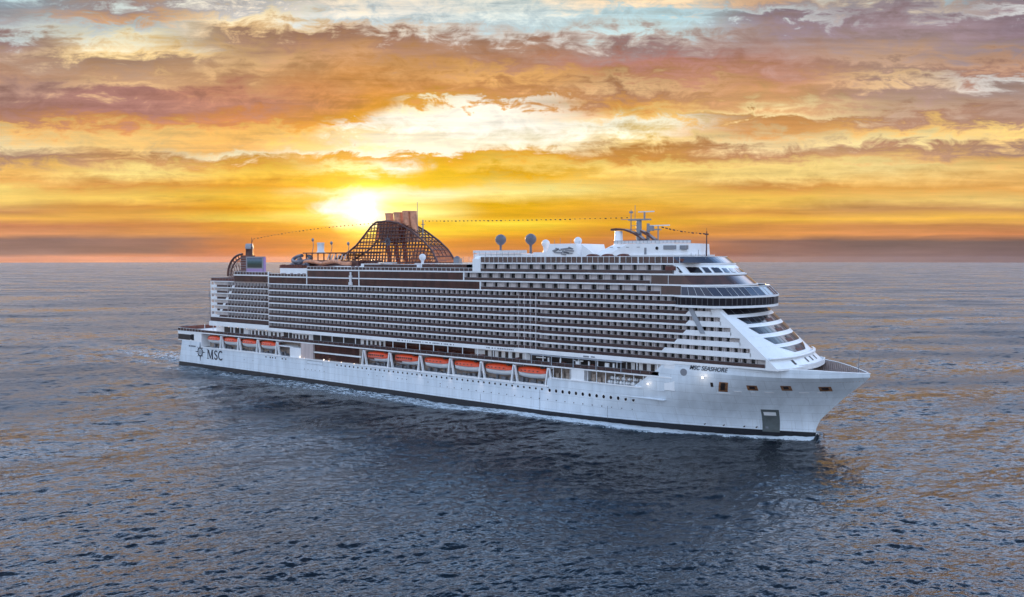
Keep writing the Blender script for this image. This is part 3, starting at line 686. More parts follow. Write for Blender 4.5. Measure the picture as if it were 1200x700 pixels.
# ---------------------------------------------------------------- front of the superstructure
def fnx(z): return 303.5+(39.3-z)*1.1
def fx(y, z, kk=4.5, p=2.5): return fnx(z)-kk*(abs(y)/B)**p
def side_line(x0, x1, y0=-B):
    """starboard edge of a deck with the shallow recess amidships"""
    P_ = [(x0, y0)]
    for x, y in ((218.5, -B), (222.5, -B+1.2), (230.5, -B+1.2), (234.5, -B)):
        if x0 < x < x1: P_.append((x, y))
    P_.append((x1, y0)); return P_
def outline(x0, x1, frontf=None):
    sb = side_line(x0, x1)
    if frontf: sb = [p for p in sb if p[0] < x1]+[(frontf(y), y) for y in np.linspace(-B, B, 25)]
    else: sb = sb+[(x1, B)]
    return sb+[(x0, B)]
ends = [313.4, 308.7, 305.5, 302.6, 299.3, 296.3, 286.0, 279.4, 275.8, 283.7]
solidfrom = [400, 281.1, 285.4, 288.3, 289.1, 289.1, 400, 400, 400, 400]
XA = 79.5
# deck slabs
for i, z in enumerate(Zd[:7]):
    mb = MB(); mb.prism(outline(XA, fx(-B, z)-.2, lambda y, z=z: fx(y, z)-.2 if i > 0 else fx(y, z)), z-.32, z+.26)
    mb.build('deck_slab', 'white', ship)
    if i: MB().prism([(31.5,-19.3),(XA-.02,-19.3),(XA-.02,19.3),(31.5,19.3)], z-.02+.2, z+.62).build('deck_slab', 'white', ship)
# inner block behind the balconies
YW = -B+1.75
mb = MB()
for i in range(7):
    x1 = min(ends[i], fx(-B, Zd[i+1])-1.0)
    P_ = [(XA, YW), (218.5, YW), (222.5, YW+.9), (230.5, YW+.9), (234.5, YW), (x1+.5, YW), (x1+.5, B-1.7), (XA, B-1.7)]
    mb.prism(P_, Zd[i]+.26, Zd[i+1]-.22)
mb.build('cabin_block', 'wall', ship)
mb = MB(); mb.box(33, XA-.01, -17.9, 17.9, 22.4, 44.2); mb.build('aft_cabin_block', 'wall', ship)
mb = MB(); mb.prism([(198, -18.5), (275, -18.5), (275, 18.5), (198, 18.5)], 43.95, 53.3); mb.build('upper_cabin_block', 'wall', ship)
mb = MB(); mb.prism([(XA+.1, -19.6), (198.2, -19.6), (198.2, 19.6), (XA+.1, 19.6)], 43.96, 46.8); mb.prism([(107, -19.6), (198.2, -19.6), (198.2, 19.6), (107, 19.6)], 47.2, 50.1); mb.build('lido_block', 'wall', ship)

# one balcony: divider, back wall with door and curtain
def balcony_mesh(h, w=2.6, depth=1.7, dark=.42, var=0):
    mb = MB()
    mb.box(-.05, .05, -depth+.22, 0, 0, h, 0)                                  # divider
    dw = w*dark
    mb.box(.12, dw, -.10, -.02, 0, h-.12, 1)                               # open dark door
    mb.box(dw+.03, w-.1, -.12, -.02, 0, h-.1, 2)                           # curtain or wall panel
    mb.box(dw+.7, dw+.78, -.16, -.12, .1, h-.2, 1)
    if var: mb.box(.9, 1.5, -depth+.3, -depth+.9, 0, .55, 1)
    return mb
MX = [['part','door','curt'], ['part','door','wall'], ['part','door','part']]
meshes = {}
def bmesh_for(h, kind):
    key = (round(h, 2), kind)
    if key not in meshes:
        dk = (.36, .42, .30, .50)[kind % 4]
        if kind >= 6: meshes[key] = (balcony_mesh(h, 5.2, 1.72, .22 if kind == 6 else .32, kind % 2), MX[2])
        else: meshes[key] = (balcony_mesh(h, 2.6, 1.72, dk, kind % 2), MX[kind % 3])
    return meshes[key]
spots = []     # x, ywall, z, h, kind
for i in range(7):
    h = Zd[i+1]-.22-(Zd[i]+.26)
    x = XA+.3
    while x+2.6 < ends[i]:
        y = YW
        if 218.5 <= x < 222.5: y = YW+.45
        elif 222.5 <= x < 230.5: y = YW+.9
        elif 230.5 <= x < 234.5: y = YW+.45
        kd = random.choice((0,0,1,2,0,1)) if not (i == 0 and x < 295) else 5
        spots.append((x, y, Zd[i]+.26, h, kd)); x += 2.6
for i in range(7, 10):
    h = Zd[i+1]-.22-(Zd[i]+.26); x = (206.5, 198.5, 206.5)[i-7]
    while x+2.6 < ends[i]:
        spots.append((x, -B+1.75, Zd[i]+.26, h, 6 if random.random() < .6 else 7)); x += 5.2
for i in range(1, 7):
    x = 46 - (i-1)*-0.0
    while x+2.6 < XA:
        spots.append((x, -17.9, Zd[i]+.62, Zd[min(i+1,10)]-.0-(Zd[i]+.62), random.choice((0,1)))); x += 2.6
spots.sort(key=lambda s: (s[0]-CX)**2+(s[1]-CY)**2+(s[2]-CH)**2)
cache = {}

for s_ in spots[:100]:
    mbk, mx_ = bmesh_for(s_[3], s_[4]); key = (round(s_[3], 2), s_[4])
    if key not in cache: cache[key] = mbk.mesh('balcony', mx_)
    link('balcony', cache[key], ship, loc=(s_[0], s_[1], s_[2]))
rest = MB(); MI = {'part': 0, 'door': 1, 'curt': 2, 'wall': 3}
for s_ in spots[100:]:
    mbk, mx_ = bmesh_for(s_[3], s_[4]); o = len(rest.v)
    rest.v += [(a+s_[0], b_+s_[1], c+s_[2]) for a, b_, c in mbk.v]
    rest.f += [[q_+o for q_ in f] for f in mbk.f]; rest.m += [MI[mx_[q_]] for q_ in mbk.m]; rest.sm += mbk.sm
ro = rest.build('balcony', ['part','door','curt','wall'], ship, 'far rows of cabin balconies along the side'); ro['kind'] = 'stuff'
# balustrades: dark glass with a thin rail, then white parapets further forward
for i in range(7):
    z = Zd[i]+.26; xe = min(ends[i]-.3, solidfrom[i])
    line = side_line(XA, xe, -B+.10)
    mb = MB(); mb.wall(line, z+.02, z+1.05, 0, th=.05); mb.wall(line, z+1.05, z+1.13, 1, th=.10)
    mb.build('balcony_railing', ['glassp', 'steel'], ship)
    if solidfrom[i] < 400:
        sx = solidfrom[i]; MB().add([(sx-1.1,-B+.02,z),(ends[i]+.2,-B+.02,z),(ends[i]+.2,-B+.02,z+1.12),(sx,-B+.02,z+1.12),(sx-1.1,-B+.2,z),(ends[i]+.2,-B+.2,z),(ends[i]+.2,-B+.2,z+1.12),(sx,-B+.2,z+1.12)],
            [(0,1,2,3),(5,4,7,6),(3,2,6,7),(0,3,7,4)]).build('parapet', 'white', ship)
for i, (x0, x1) in zip((7, 8, 9), ((206.2, 279.2), (198.2, 275.6), (206.2, 283.4))):
    z = Zd[i]+.24
    mb = MB(); mb.wall([(x0, -B+.1), (x1, -B+.1)], z+.02, z+1.05, 0, th=.05); mb.wall([(x0, -B+.1), (x1, -B+.1)], z+1.05, z+1.13, 1, th=.1)
    mb.build('balcony_railing', ['glassp', 'steel'], ship)
for i in range(1, 7):
    z = Zd[i]+.62; mb = MB(); mb.wall([(31.5, -19.2), (XA, -19.2)], z, z+1.05, 0, th=.05); mb.build('balcony_railing', ['glassp'], ship)
# aft face details: white stepped diagonal, stern posts, lower grey band
mb = MB()
for i in range(1, 7):
    xa = 36.2+(i-1)*2.6; z = Zd[i]+.3
    mb.add([(xa,-19.34,z),(xa+2.0,-19.34,z),(xa+2.9,-19.34,z+1.3),(xa+.9,-19.34,z+1.3),(xa,-17.9,z),(xa+2.0,-17.9,z),(xa+2.9,-17.9,z+1.3),(xa+.9,-17.9,z+1.3)], [(0,1,2,3),(0,3,7,4),(1,5,6,2),(3,2,6,7)])
    mb.box(31.6, 31.6+5.2, -19.34, -18.9, Zd[i]+.62, Zd[i]+1.7)
    mb.box(31.5, 31.8, -19.3, -18.9, Zd[i]+.6, Zd[i]+3.3); mb.box(34.4, 34.6, -19.3, -18.9, Zd[i]+.6, Zd[i]+3.3)
mb.split('stern_brace', 'white', ship)
MB().box(31.2, XA, -19.36, -19.0, 24.2, 26.2).build('aft_windbreak', 'glassp', ship)
MB().box(30.8, XA, -19.6, 19.6, 22.0, 24.1).build('aft_lower_block', 'white', ship)
mb = MB(); mb.box(27.8, 28.1, -17.6, -17.3, 24, 39); mb.box(27.4, 29.6, -18, -17, 36, 37.2); mb.box(28, 31.6, -17.6, -17.3, 24.2, 24.5); mb.box(28, 31.6, -17.6, -17.3, 38.6, 38.9)
mb.build('stern_mast', 'steel', ship)
# vertical edge strip between aft part and main block
MB().box(XA-.25, XA+.1, -B+.05, -17.9, 22.4, 43.9).build('edge_post', 'wall', ship)

# -- white front shell: side panels and curved sloping face
shell = MB(); NZ = 36; zs = np.linspace(22.9, 40.5, NZ+1)
rings = [[(fx(y, z), y, z) for y in np.linspace(-B, B, 61)] for z in zs]
shell.loft(rings)
for i in range(6):                                          # solid side wall between balcony ends and the front corner
    a0 = ends[i]; za, zb = Zd[i]+.0, Zd[i+1]+.0
    for s_ in (-1, 1):
        y = s_*(B-.02)
        vs = [(a0, y, za), (fx(B, za), y, za), (fx(B, zb), y, zb), (a0, y, zb)]
        shell.add(vs, [(0,1,2,3)])
        shell.add([(a0, y, za), (a0, y, zb), (a0, y-s_*1.8, zb), (a0, y-s_*1.8, za)], [(0,1,2,3)])
        if i < 5 and 1:                                      # rounded end of the balcony slot
            pass
shell.box(296.3-1.2, fx(B,40.6)+.6, -B+.0, B, 40.2, 40.6)
fs_ = shell.build('front_shell', 'white', ship)
# wide slanted white band rising from row ends (kept flush with the side) and the slanted strut
MB().add([(288.8,-B-.25,40.2),(290.4,-B-.25,40.2),(294.6,-B-.25,32.4),(293.0,-B-.25,32.4),(288.8,-B+.3,40.2),(290.4,-B+.3,40.2),(294.6,-B+.3,32.4),(293.0,-B+.3,32.4)],
         [(0,1,2,3),(0,3,7,4),(1,5,6,2),(3,2,6,7),(0,4,5,1)]).build('slanted_strut', 'canopy', ship)
# front windows: five curved dark bands with a balcony notch in the middle
rows = [(38.3, 40.3, 18.6, 18.6), (35.5, 37.35, 16.6, 14.8), (32.6, 34.5, 15.8, 14.0), (29.6, 31.5, 14.0, 11.6), (26.9, 28.6, 11.0, 5.2)]
for zb, zt, yt, yb in rows:
    mb = MB(); rr = []
    for j in range(5):
        z = zb+(zt-zb)*j/4; half = yb+(yt-yb)*j/4
        rr.append([(fx(y, z)+.12, y, z) for y in np.linspace(-half, half, 31)])
    mb.loft(rr); rr2 = [[(p[0]-.3, p[1], p[2]) for p in r] for r in (rr[0], rr[-1])]
    mb.loft([rr[0], rr2[0]]); mb.loft([rr[-1], rr2[1]])
    o = mb.build('front_window', 'glass', ship)
    if zb < 38:
        mb = MB(); zc_ = (zb+zt)/2
        mb.loft([[(fx(y, z)+.22, y, z) for y in np.linspace(-2.6, 2.6, 7)] for z in (zb+.1, zc_+.1)], 0)
        mb.loft([[(fx(y, z)+.26, y, z) for y in np.linspace(-1.2, 1.2, 4)] for z in (zc_-.1, zt-.15)], 1)
        mb.build('balcony_notch', ['rust', 'dark'], o)
    mb = MB()
    for y in np.linspace(-yb*.85, yb*.85, 9):
        mb.tube((fx(y, zb)+.16, y, zb+.02), (fx(y, zt)+.16, y, zt-.02), .05, n=4)
    mb.build('window_mullions', 'steel', o)
# low wall under the front, dark glazed row and crew-deck windows
mb = MB()
for y0 in (-12, -3, 1.5, 6):
    mb.loft([[(fx(y, z)+.10, y, z) for y in np.linspace(y0, y0+1.2, 4)] for z in (23.9, 25.1)])
mb.split('front_window', 'dark', ship)
mb = MB(); mb.loft([[(fx(y, 25.6)+dx_, y, zz) for y in np.linspace(-B, B, 41)] for dx_, zz in ((.1,25.6),(.9,25.7),(.9,26.2),(.1,26.3))]); mb.build('front_ledge', 'white', ship)
# forward platform (white, rounded) and forecastle
pl = [(300,-B+.1)]+[(x, -(hb(x, 20.3)-.12)+.05) for x in np.linspace(302, 316, 7)]+[(318.6,-13.4),(320.8,-9),(321.9,-4),(322.3,0),(322.1,5),(321.6,10),(320.6,14.5)]+[(x, hb(x, 20.3)-.3) for x in np.linspace(318, 302, 7)]
mb = MB(); mb.prism(pl, 22.0, 22.95); mb.wall([p for p in pl[7:-6]], 22.9, 23.6, th=.3); mb.build('forward_platform', 'white', ship)
mb = MB(); fo = [(x, -(hb(x, 18.4)-.5)) for x in np.linspace(308, 333.8, 22)]; mb.prism(fo+[(x, -y) for x, y in fo[::-1]], 18.5, 18.8); mb.build('forecastle_deck', 'teak', ship)
mb = MB()
for s_ in (1, -1):                                          # inside lining with stanchions and a cap rail
    mb.loft([[(x, s_*(hb(x, 18.8)-.8), 18.8) for x in np.linspace(308, 333.5, 26)], [(x, s_*(hb(x, 20.3)-.70), 20.4) for x in np.linspace(308, 336.0, 26)], [(x, s_*(hb(x, 20.3)-.52), topz(x)-.1) for x in np.linspace(308, 336.8, 26)]], 1)
    for x in np.linspace(312, 335, 34):
        y0, y1 = hb(x-.6, 18.9)-.5, hb(x, 20.3)-.55
        if y0 > .8:
            c = [(x, y1), (x, y1-.5)]; zt = topz(x)-.15
            mb.add([(x-.06, s_*y0, 18.8), (x+.06, s_*y0, 18.8), (x+.06, s_*y1, zt), (x-.06, s_*y1, zt), (x-.06, s_*(y0-.5), 18.8), (x+.06, s_*(y0-.5), 18.8), (x+.06, s_*(y1-.3), zt), (x-.06, s_*(y1-.3), zt)], [(0,1,2,3),(5,4,7,6),(3,2,6,7),(0,3,7,4),(1,5,6,2)], 2)
    cap = [(x, s_*(hb(x, 20.3)-.25)) for x in np.linspace(301, 337.6, 40)]
    mb.loft([[(x, y-s_*.38, topz(x)+.02) for x, y in cap], [(x, y-s_*.38, topz(x)+.16) for x, y in cap], [(x, y+s_*.2, topz(x)+.16) for x, y in cap], [(x, y+s_*.2, topz(x)-.02) for x, y in cap]], 0)
mb.build('bulwark_lining', ['white', 'ribs', 'pink'], ship)
mb = MB(); mb.tube((334.3,0,18.8), (334.3,0,28.2), .13, .08, m=0); mb.tube((334.3,-2.5,27.4), (334.3,2.5,27.4), .07, m=0); mb.lathe((334.3,0,25.6), [(-.4,.1),(0,.32),(.4,.1)], 8); mb.tube((334.3,0,27.6), (327.5,0,28.3), .06)
mb.build('jack_staff', 'steel', ship)
mb = MB()
for x, y in ((324,-5),(324,5),(329,-3),(329,3),(320.5+3,0),(332,0)):
    mb.lathe((x,y,18.8), [(0,.7),(.3,.5),(1.0,.45),(1.1,.75),(1.3,.7)], 10)
mb.split('mooring_bollard', 'steel', ship)

# ---------------------------------------------------------------- bridge and upper forward decks
def br_outline(dx_=0.0, half=21.9, x0=284.0, yb=None):
    sb = [(x0, -B+.5), (x0+3, -half), (297.5+dx_, -half), (302.2+dx_, -18.4), (305.8+dx_, -12.0), (308.0+dx_, -5.5), (308.6+dx_, 0)]
    return sb+[(x, -y) for x, y in sb[::-1][1:]]
def openline(o): return o
br = MB(); br.prism(br_outline(.2), 40.25, 40.95); br.prism(br_outline(0.3), 43.35, 43.95); 
br.prism([(x-.8, y*.96) for x, y in br_outline(0)], 40.95, 43.35, 1)
bridge = br.build('bridge', ['white', 'dark'], ship, 'bridge deck with long dark windows wrapping the front')
bo = br_outline(.05, 21.7)[0:13]
mb = MB(); mb.wall(bo, 41.0, 43.32, 0, th=.1); mb.build('bridge_window', 'glass', bridge)
mb = MB()
for (x0,y0),(x1,y1) in zip(bo, bo[1:]):
    L = math.hypot(x1-x0, y1-y0); n_ = max(1, int(L/1.7))
    for i in range(n_): 
        x, y = x0+(x1-x0)*i/n_, y0+(y1-y0)*i/n_; mb.tube((x+.06, y*1.003, 41.0), (x+.06, y*1.003, 43.3), .05, n=4)
mb.build('bridge_mullion', 'steel', bridge)
lo, hi_ = br_outline(.1, 21.6)[1:12], [(x-2.8 if x > 296 else x-.3, y*.965) for x, y in br_outline(.1, 21.6)[1:12]]
mb = MB(); mb.wall(lo, 43.96, 46.6, 0, line2=hi_, th=.1)
mb.build('bridge_balustrade', 'bridgeg', bridge)
mb = MB()
for a_, b_ in zip(hi_, hi_[1:]): mb.tube((*a_, 46.65), (*b_, 46.65), .16, n=6)
for (a_, c_), (b_, d_) in zip(zip(lo, hi_), zip(lo[1:], hi_[1:])):
    n_ = max(1, int(math.hypot(b_[0]-a_[0], b_[1]-a_[1])/2.4))
    for i in range(n_+1):
        q_ = i/n_; mb.tube((a_[0]+(b_[0]-a_[0])*q_+.05, a_[1]+(b_[1]-a_[1])*q_, 43.96), (c_[0]+(d_[0]-c_[0])*q_+.05, c_[1]+(d_[1]-c_[1])*q_, 46.65), .045, n=4)
mb.build('balustrade_frame', 'white', bridge)
def upf(z):      # nose of the upper decks
    return 301.5-(z-46.9)*1.15
def ux(y, z, kk=11., p=2.3): return upf(z)-kk*(abs(y)/B)**p
def uo(x0, z, grow=0.0, half=B):
    return [(x0, -half)]+[(ux(y, z)+grow, y/B*half) for y in np.linspace(-B, B, 33)]+[(x0, half)]
for z, x0 in ((Zd[7], 198.), (Zd[8], XA), (Zd[9], 107.), (Zd[10], 203.)):
    mb = MB(); mb.prism(uo(x0 if z != Zd[7] else XA, z, .5), z-.22, z+.24); mb.build('deck_slab', 'white', ship)
MB().prism([(51,-19.3),(XA,-19.3),(XA,19.3),(51,19.3)], 47.15, 47.6).prism([(31.5,-19.3),(51,-19.3),(51,19.3),(31.5,19.3)], 43.9, 44.25).build('deck_slab', 'white', ship)
# forward glass bands (rows 7 and 8), white window storey (row 9)
def uline(x0, z, grow=0.0): return [(x0, -B+.05)]+[(ux(y, z)+grow, y) for y in np.linspace(-B+.05, B-.05, 33)]
L7, L8, L9, L10 = (uline(279.6, 43.9), uline(276.1, Zd[8]), uline(284, Zd[9]), uline(206, Zd[10]))
def uline2(x0, z): return [(x0, -B+.2)]+[(ux(y, z), y*.992) for y in np.linspace(-B+.2, B-.2, 33)]
MB().wall(uline(279.6, 44.0, .3), 43.95, 46.8, 0, line2=uline2(279.6, 46.8), th=.2, smooth=False).build('window_band', 'glassb', ship)
MB().wall(uline(276.1, 47.25, .3), 47.25, 50.05, 0, line2=uline2(276.1, 50.05), th=.2).build('window_band', 'glassb', ship)
MB().wall(uline(284, 50.5, .2), 50.5, 53.4, 0, line2=uline2(284, 53.4), th=.2).build('observation_wall', 'white', ship)
mb = MB()
for x in (282., ): mb.box(x, x+.12, -B-.02, -B+.1, 47.3, 50.0)
mb.build('band_joint', 'white', ship)
def slantwin(s0, s1, lean=1.3):
    """window in the sloping observation wall; s = distance forward along the side, then round the front"""
    lo_, hi2 = uline(284, 50.8, .24), uline2(284, 53.1)
    def at(line, s):
        for a_, b_ in zip(line, line[1:]):
            L = math.hypot(b_[0]-a_[0], b_[1]-a_[1])
            if s <= L: q_ = s/L; return (a_[0]+(b_[0]-a_[0])*q_, a_[1]+(b_[1]-a_[1])*q_)
            s -= L
        return line[-1]
    mb = MB(); n_ = 5
    def off(p, z): return (p[0]+.06, p[1]-.10 if p[1] < -8 else p[1], z)
    rr = [[off(at(lo_, s0+(s1-s0)*i/n_+lean), 50.95) for i in range(n_+1)], [off(at(hi2, s0+(s1-s0)*i/n_), 52.95) for i in range(n_+1)]]
    mb.loft(rr, 0); mb.loft([[(p[0]-.2, p[1]+.2, p[2]) for p in r] for r in rr], 0); return mb
for s0, s1 in ((.6,1.6),(4.0,8.2),(9.2,11.4),(12.4,15.6),(16.6,19.0),(20.,23.),(24.,27.),(28,31),(32,35)):
    o = slantwin(s0, s1).build('observation_window', 'bridgeg' if s0 > 8 else 'glass', ship)
# lens-shaped opening where balcony row 9 ends
MB().box(281, 284.6, -B-.02, -B+.1, 51.6, 52.9).build('doorway', 'rust', ship)
# windscreen round the sun deck
ws = [(206., -B+.2)]+[(ux(y, Zd[10])+.1, y) for y in np.linspace(-B+.2, B-.2, 25)]
ws2 = [(206., -B+.4)]+[(ux(y, Zd[10]+2)-.3, y*.985) for y in np.linspace(-B+.2, B-.2, 25)]
mb = MB(); mb.wall(ws[:3], 53.9, 55.9, 0, line2=ws2[:3], th=.08); mb.wall(ws[2:], 53.9, 55.9, 1, line2=ws2[2:], th=.08)
wsn = mb.build('windscreen', ['glassb', 'bridgeg'], ship, 'tinted glass windscreen round the sun deck')
mb = MB()
for a_, b_ in zip(ws2, ws2[1:]): mb.tube((*a_, 55.95), (*b_, 55.95), .10, n=5)
for x in np.arange(206, 287, 2.1): mb.box(x-.05, x+.05, -B+.12, -B+.24, 53.9, 55.9 if int(x) % 4 else 56.2)
for x in (264.5, 271.5, 250, 235): mb.box(x-.12, x+.12, -B+.05, -B+.2, 53.84, 56.1)
mb.build('windscreen_frame', 'white', wsn)
MB().prism([(204.,-18.5),(290,-18.5),(290,18.5),(204.,18.5)], 53.84, 53.95).build('sun_deck', 'teak', ship)
# things seen behind the windscreen
mb = MB()
for x in np.arange(208, 286, 2.3):
    if random.random() < .85: mb.box(x, x+1.0+random.random(), -17.6, -16.4, 53.95, 54.7+random.random()*1.3)
mb.split('sun_deck_furniture', 'rust', ship)

# amidships: two long brown glass bands, white vertical pieces
for x0, x1, z0, z1 in ((XA+.4, 205.8, 43.96, 46.76), (107.4, 197.8, 47.26, 50.06)):
    MB().box(x0, x1, -B+.15, -B+.3, z0, z1).build('window_band', 'glassb', ship)
MB().box(51.5, XA-.2, -19.2, -19.0, 44.3, 47.1).build('window_band', 'glassb', ship)
mb = MB()
for x, z0, z1 in ((106.9,43.9,50.3),(140.6,43.9,50.3),(XA,43.9,49.3),(198.0,47.2,50.1),(206.0,43.9,46.8)): mb.box(x-.25, x+.25, -B+.0, -B+.4, z0, z1)
mb.split('band_divider', 'white', ship)
mb = MB(); mb.box(134.6, 136.6, -B-.4, -B+.4, 44.1, 45.3); mb.box(135, 136.2, -B-.3, -B+.4, 45.3, 47.2); mb.box(134.8,136.4,-B-.3,-B+.4,47.3,48.2); mb.box(135.2,136,-B-.2,-B+.4,48.2,49.6)
mb.build('side_sculpture', 'domew', ship)
mb = MB(); mb.box(202.4, 206.2, -B-.1, -16, 50.5, 55.2); mb.lathe((204.3,-18.2,55.2), [(0,2.1),(.5,1.9),(.9,1.2),(1.0,.1)], 16); mb.build('stair_tower', 'white', ship)
# lido deck rail and clutter between x=107 and 203 at deck 50.5
railing([(107,-B+.3),(202.3,-B+.3)], 50.54, 1.25, 2.2, name='lido_railing')
railing([(XA,-B+.3),(106.8,-B+.3)], 47.24, 1.2, 2.2, name='lido_railing'); railing([(51.2,-18.9),(XA,-18.9)], 47.6, 1.4, 2.2, name='lido_railing')
railing([(31.6,18.9),(31.6,-18.9),(51,-18.9)], 44.25, 1.5, 2.2, name='stern_railing', mats=('rust','steel'))
mb = MB(); mb.box(148, 168, -17, -8, 50.54, 53.0, 0); mb.box(140, 152, -18.5, -12, 50.54, 53.2, 0); mb.box(167,175,-17.5,-10,50.54,52.0,0); mb.prism([(160,-19.4),(177,-19.4),(177,-14),(160,-14)], 50.54, 51.5, 0)
mb.box(150.5,160,-18.8,-17.2,53.4,53.7,0)
mb.build('pool_bar', 'white', ship)
MB().box(142, 172, -18.6, -18.3, 51.6, 52.9).box(175, 201, -18.5, -18.2, 51.4, 53.1).split('bar_glazing', 'glassb', ship)
mb = MB(); mb.box(170, 202.3, -17.5, -17.2, 53.2, 53.45); 
for x in np.arange(171, 202, 3.9): mb.box(x-.1, x+.1, -17.5, -17.2, 50.54, 53.2)
mb.box(82, 106, -15.5, -4, 47.24, 50.9); mb.box(107, 201, -11, 11, 50.54, 52.0); mb.build('pergola', 'white', ship)
mb = MB()
for x in np.arange(84, 200, 1.7):
    z0 = 47.24 if x < 106 else 50.54
    if random.random() < .75: mb.box(x, x+.6+random.random()*.8, -17.9, -16.9, z0, z0+.5+random.random()*1.1)
mb.split('lido_furniture', 'rust', ship)
mb = MB()
for x in np.arange(81.5, 97.5, 1.15): mb.box(x, x+.75, -15.3, -14.2, 50.9, 52.3+.3*random.random())
mb.box(81,98,-15.4,-14,50.9,51.2); mb.split('cabana', 'rust', ship)

# ---------------------------------------------------------------- aft: big screen, slide tower
mb = MB(); mb.box(52.8, 66.4, -13.4, -12.0, 48.6, 56.3, 0)
sc = mb.build('video_screen', 'steel', ship, 'large lit video screen on the aft deck'); 
MB().box(53.9, 65.4, -13.50, -13.35, 50.9, 55.6).build('screen_picture', 'screen', sc)
MB().box(53.2, 66.0, -13.48, -13.35, 48.7, 50.4).box(66.42,66.8,-13.3,-12.1,49,56).build('lit_base', 'purple', sc)
mb = MB(); mb.box(48.2, 52.6, -13.2, -8, 47.6, 56.9, 0)
for i in range(7): mb.box(48.0, 52.7, -13.35, -13.2, 48.3+i*1.2, 48.5+i*1.2, 1)
tw = mb.build('slide_tower', ['rust', 'steel'], ship)
MB().lathe((50.9,-10,56.9), [(0,2.3),(1.0,2.2),(2.8,2.1),(3.1,2.3),(3.2,2.2)], 4).build('tower_cap', 'funnel', tw)
MB().lathe((50.9,-10,60.1), [(0,2.3),(.6,2.5),(2.3,2.2),(2.6,1.9)], 4).build('tower_roof', 'canopy', tw)
mb = MB()
for r0 in (0, 1.4):
    pts = [(48.6-1.1*r0-12.4*math.sin(a), -12.5+r0*2, 46.5+(11.0-r0)*math.cos(a)) for a in np.linspace(0.0, 1.57, 12)]
    mb.path(pts, .55-.1*r0, 8)
for a in np.linspace(.1, 1.45, 8):
    x, z = 48.6-12.4*math.sin(a), 46.5+11*math.cos(a); mb.tube((x, -12.4, z), (x+1.8, -9.2, 44.4), .14); mb.tube((x, -12.4, z), (x+1.9, -12.4, 44.4), .12)
for z in (46.6, 49, 51.6, 54): mb.tube((48.4-12*math.sqrt(max(0,1-((z-46.5)/11)**2)), -12, z), (48.4, -12, z), .12)
mb.build('water_slide', 'funnel', ship)
mb = MB(); mb.tube((54.2,-11,56.3), (54.2,-11,65.6), .18, .1); mb.tube((54.2,-11,63), (55.6,-11,65), .12); mb.tube((52.9,-11,62),(55.5,-11,62),.1); mb.lathe((54.2,-11,60.6), [(-.8,.1),(0,.5),(.8,.1)], 8)
mb.build('flag_mast', 'maroon', ship)

# ---------------------------------------------------------------- slide park aft of the funnel
mb = MB(); mb.box(92, 128, -9, 6, 50.54, 54.6); mb.box(95, 122, -9.2, -9, 52, 53.2); mb.prism([(91,-9.5),(127,-9.5),(127,6),(91,6)], 57.6, 58.1)
for x in np.arange(93, 127, 4.1): mb.box(x-.2, x+.2, -9.2, -8.8, 54.6, 57.6)
mb.build('pool_house', 'funnel', ship)
mb = MB(); mb.path([(94+i*2.4, -11.2-.6*math.sin(i*1.3), 53.6+.5*math.sin(i*.9)) for i in range(14)], .85, 8); mb.build('water_slide', 'pipe', ship)
mb = MB(); mb.path([(90+i*2.2, -12.4+.8*math.cos(i*1.1), 51.6+.3*math.sin(i)) for i in range(12)], .6, 8); mb.build('water_slide', 'casing', ship)
mb = MB()
for x in np.arange(108, 121, 2.2): mb.add([(x,-9.6,54.8),(x+.9,-9.6,54.8),(x+2.1,-9.6,57.2),(x+1.2,-9.6,57.2),(x,-9.4,54.8),(x+.9,-9.4,54.8),(x+2.1,-9.4,57.2),(x+1.2,-9.4,57.2)], [(0,1,2,3),(5,4,7,6),(3,2,6,7),(0,3,7,4),(1,5,6,2)])
mb.split('sail_panel', 'pink', ship)
mb = MB()
for k_ in range(3):
    pts = [(93-5.0*math.sin(a)*(1+.15*k_)-1.5*k_, -10-2*math.cos(a*1.3+k_), 51.8+1.7*k_+1.5*math.cos(a)) for a in np.linspace(0, 5.8, 16)]
    mb.path(pts, .85, 8)
mb.lathe((86.5,-11,47.3), [(0,3.0),(2.5,3.1),(4.5,2.8),(5.8,1.8),(6.2,.2)], 14)
mb.build('water_slide', 'dome', ship)
mb = MB(); mb.lathe((99.6,-6,58.1), [(0,2.0),(.4,1.9),(.5,1.5),(3.8,1.6),(4.3,1.75),(4.6,1.7)], 12); mb.build('bucket_tower', 'domew', ship)
mb = MB()
for x, hgt in ((93.5,6.0),(106.5,4.4),(117.8,4.0)):
    pts = [(x+.9*math.sin(a*1.6), -6, 58+hgt*a/1.57) for a in np.linspace(0, 1.57, 6)]; mb.path(pts, .14); mb.lathe((pts[-1][0], -6, pts[-1][2]), [(-.9,.1),(-.3,.6),(.3,.6),(.9,.1)], 8)
mb.split('spray_pole', 'steel', ship)

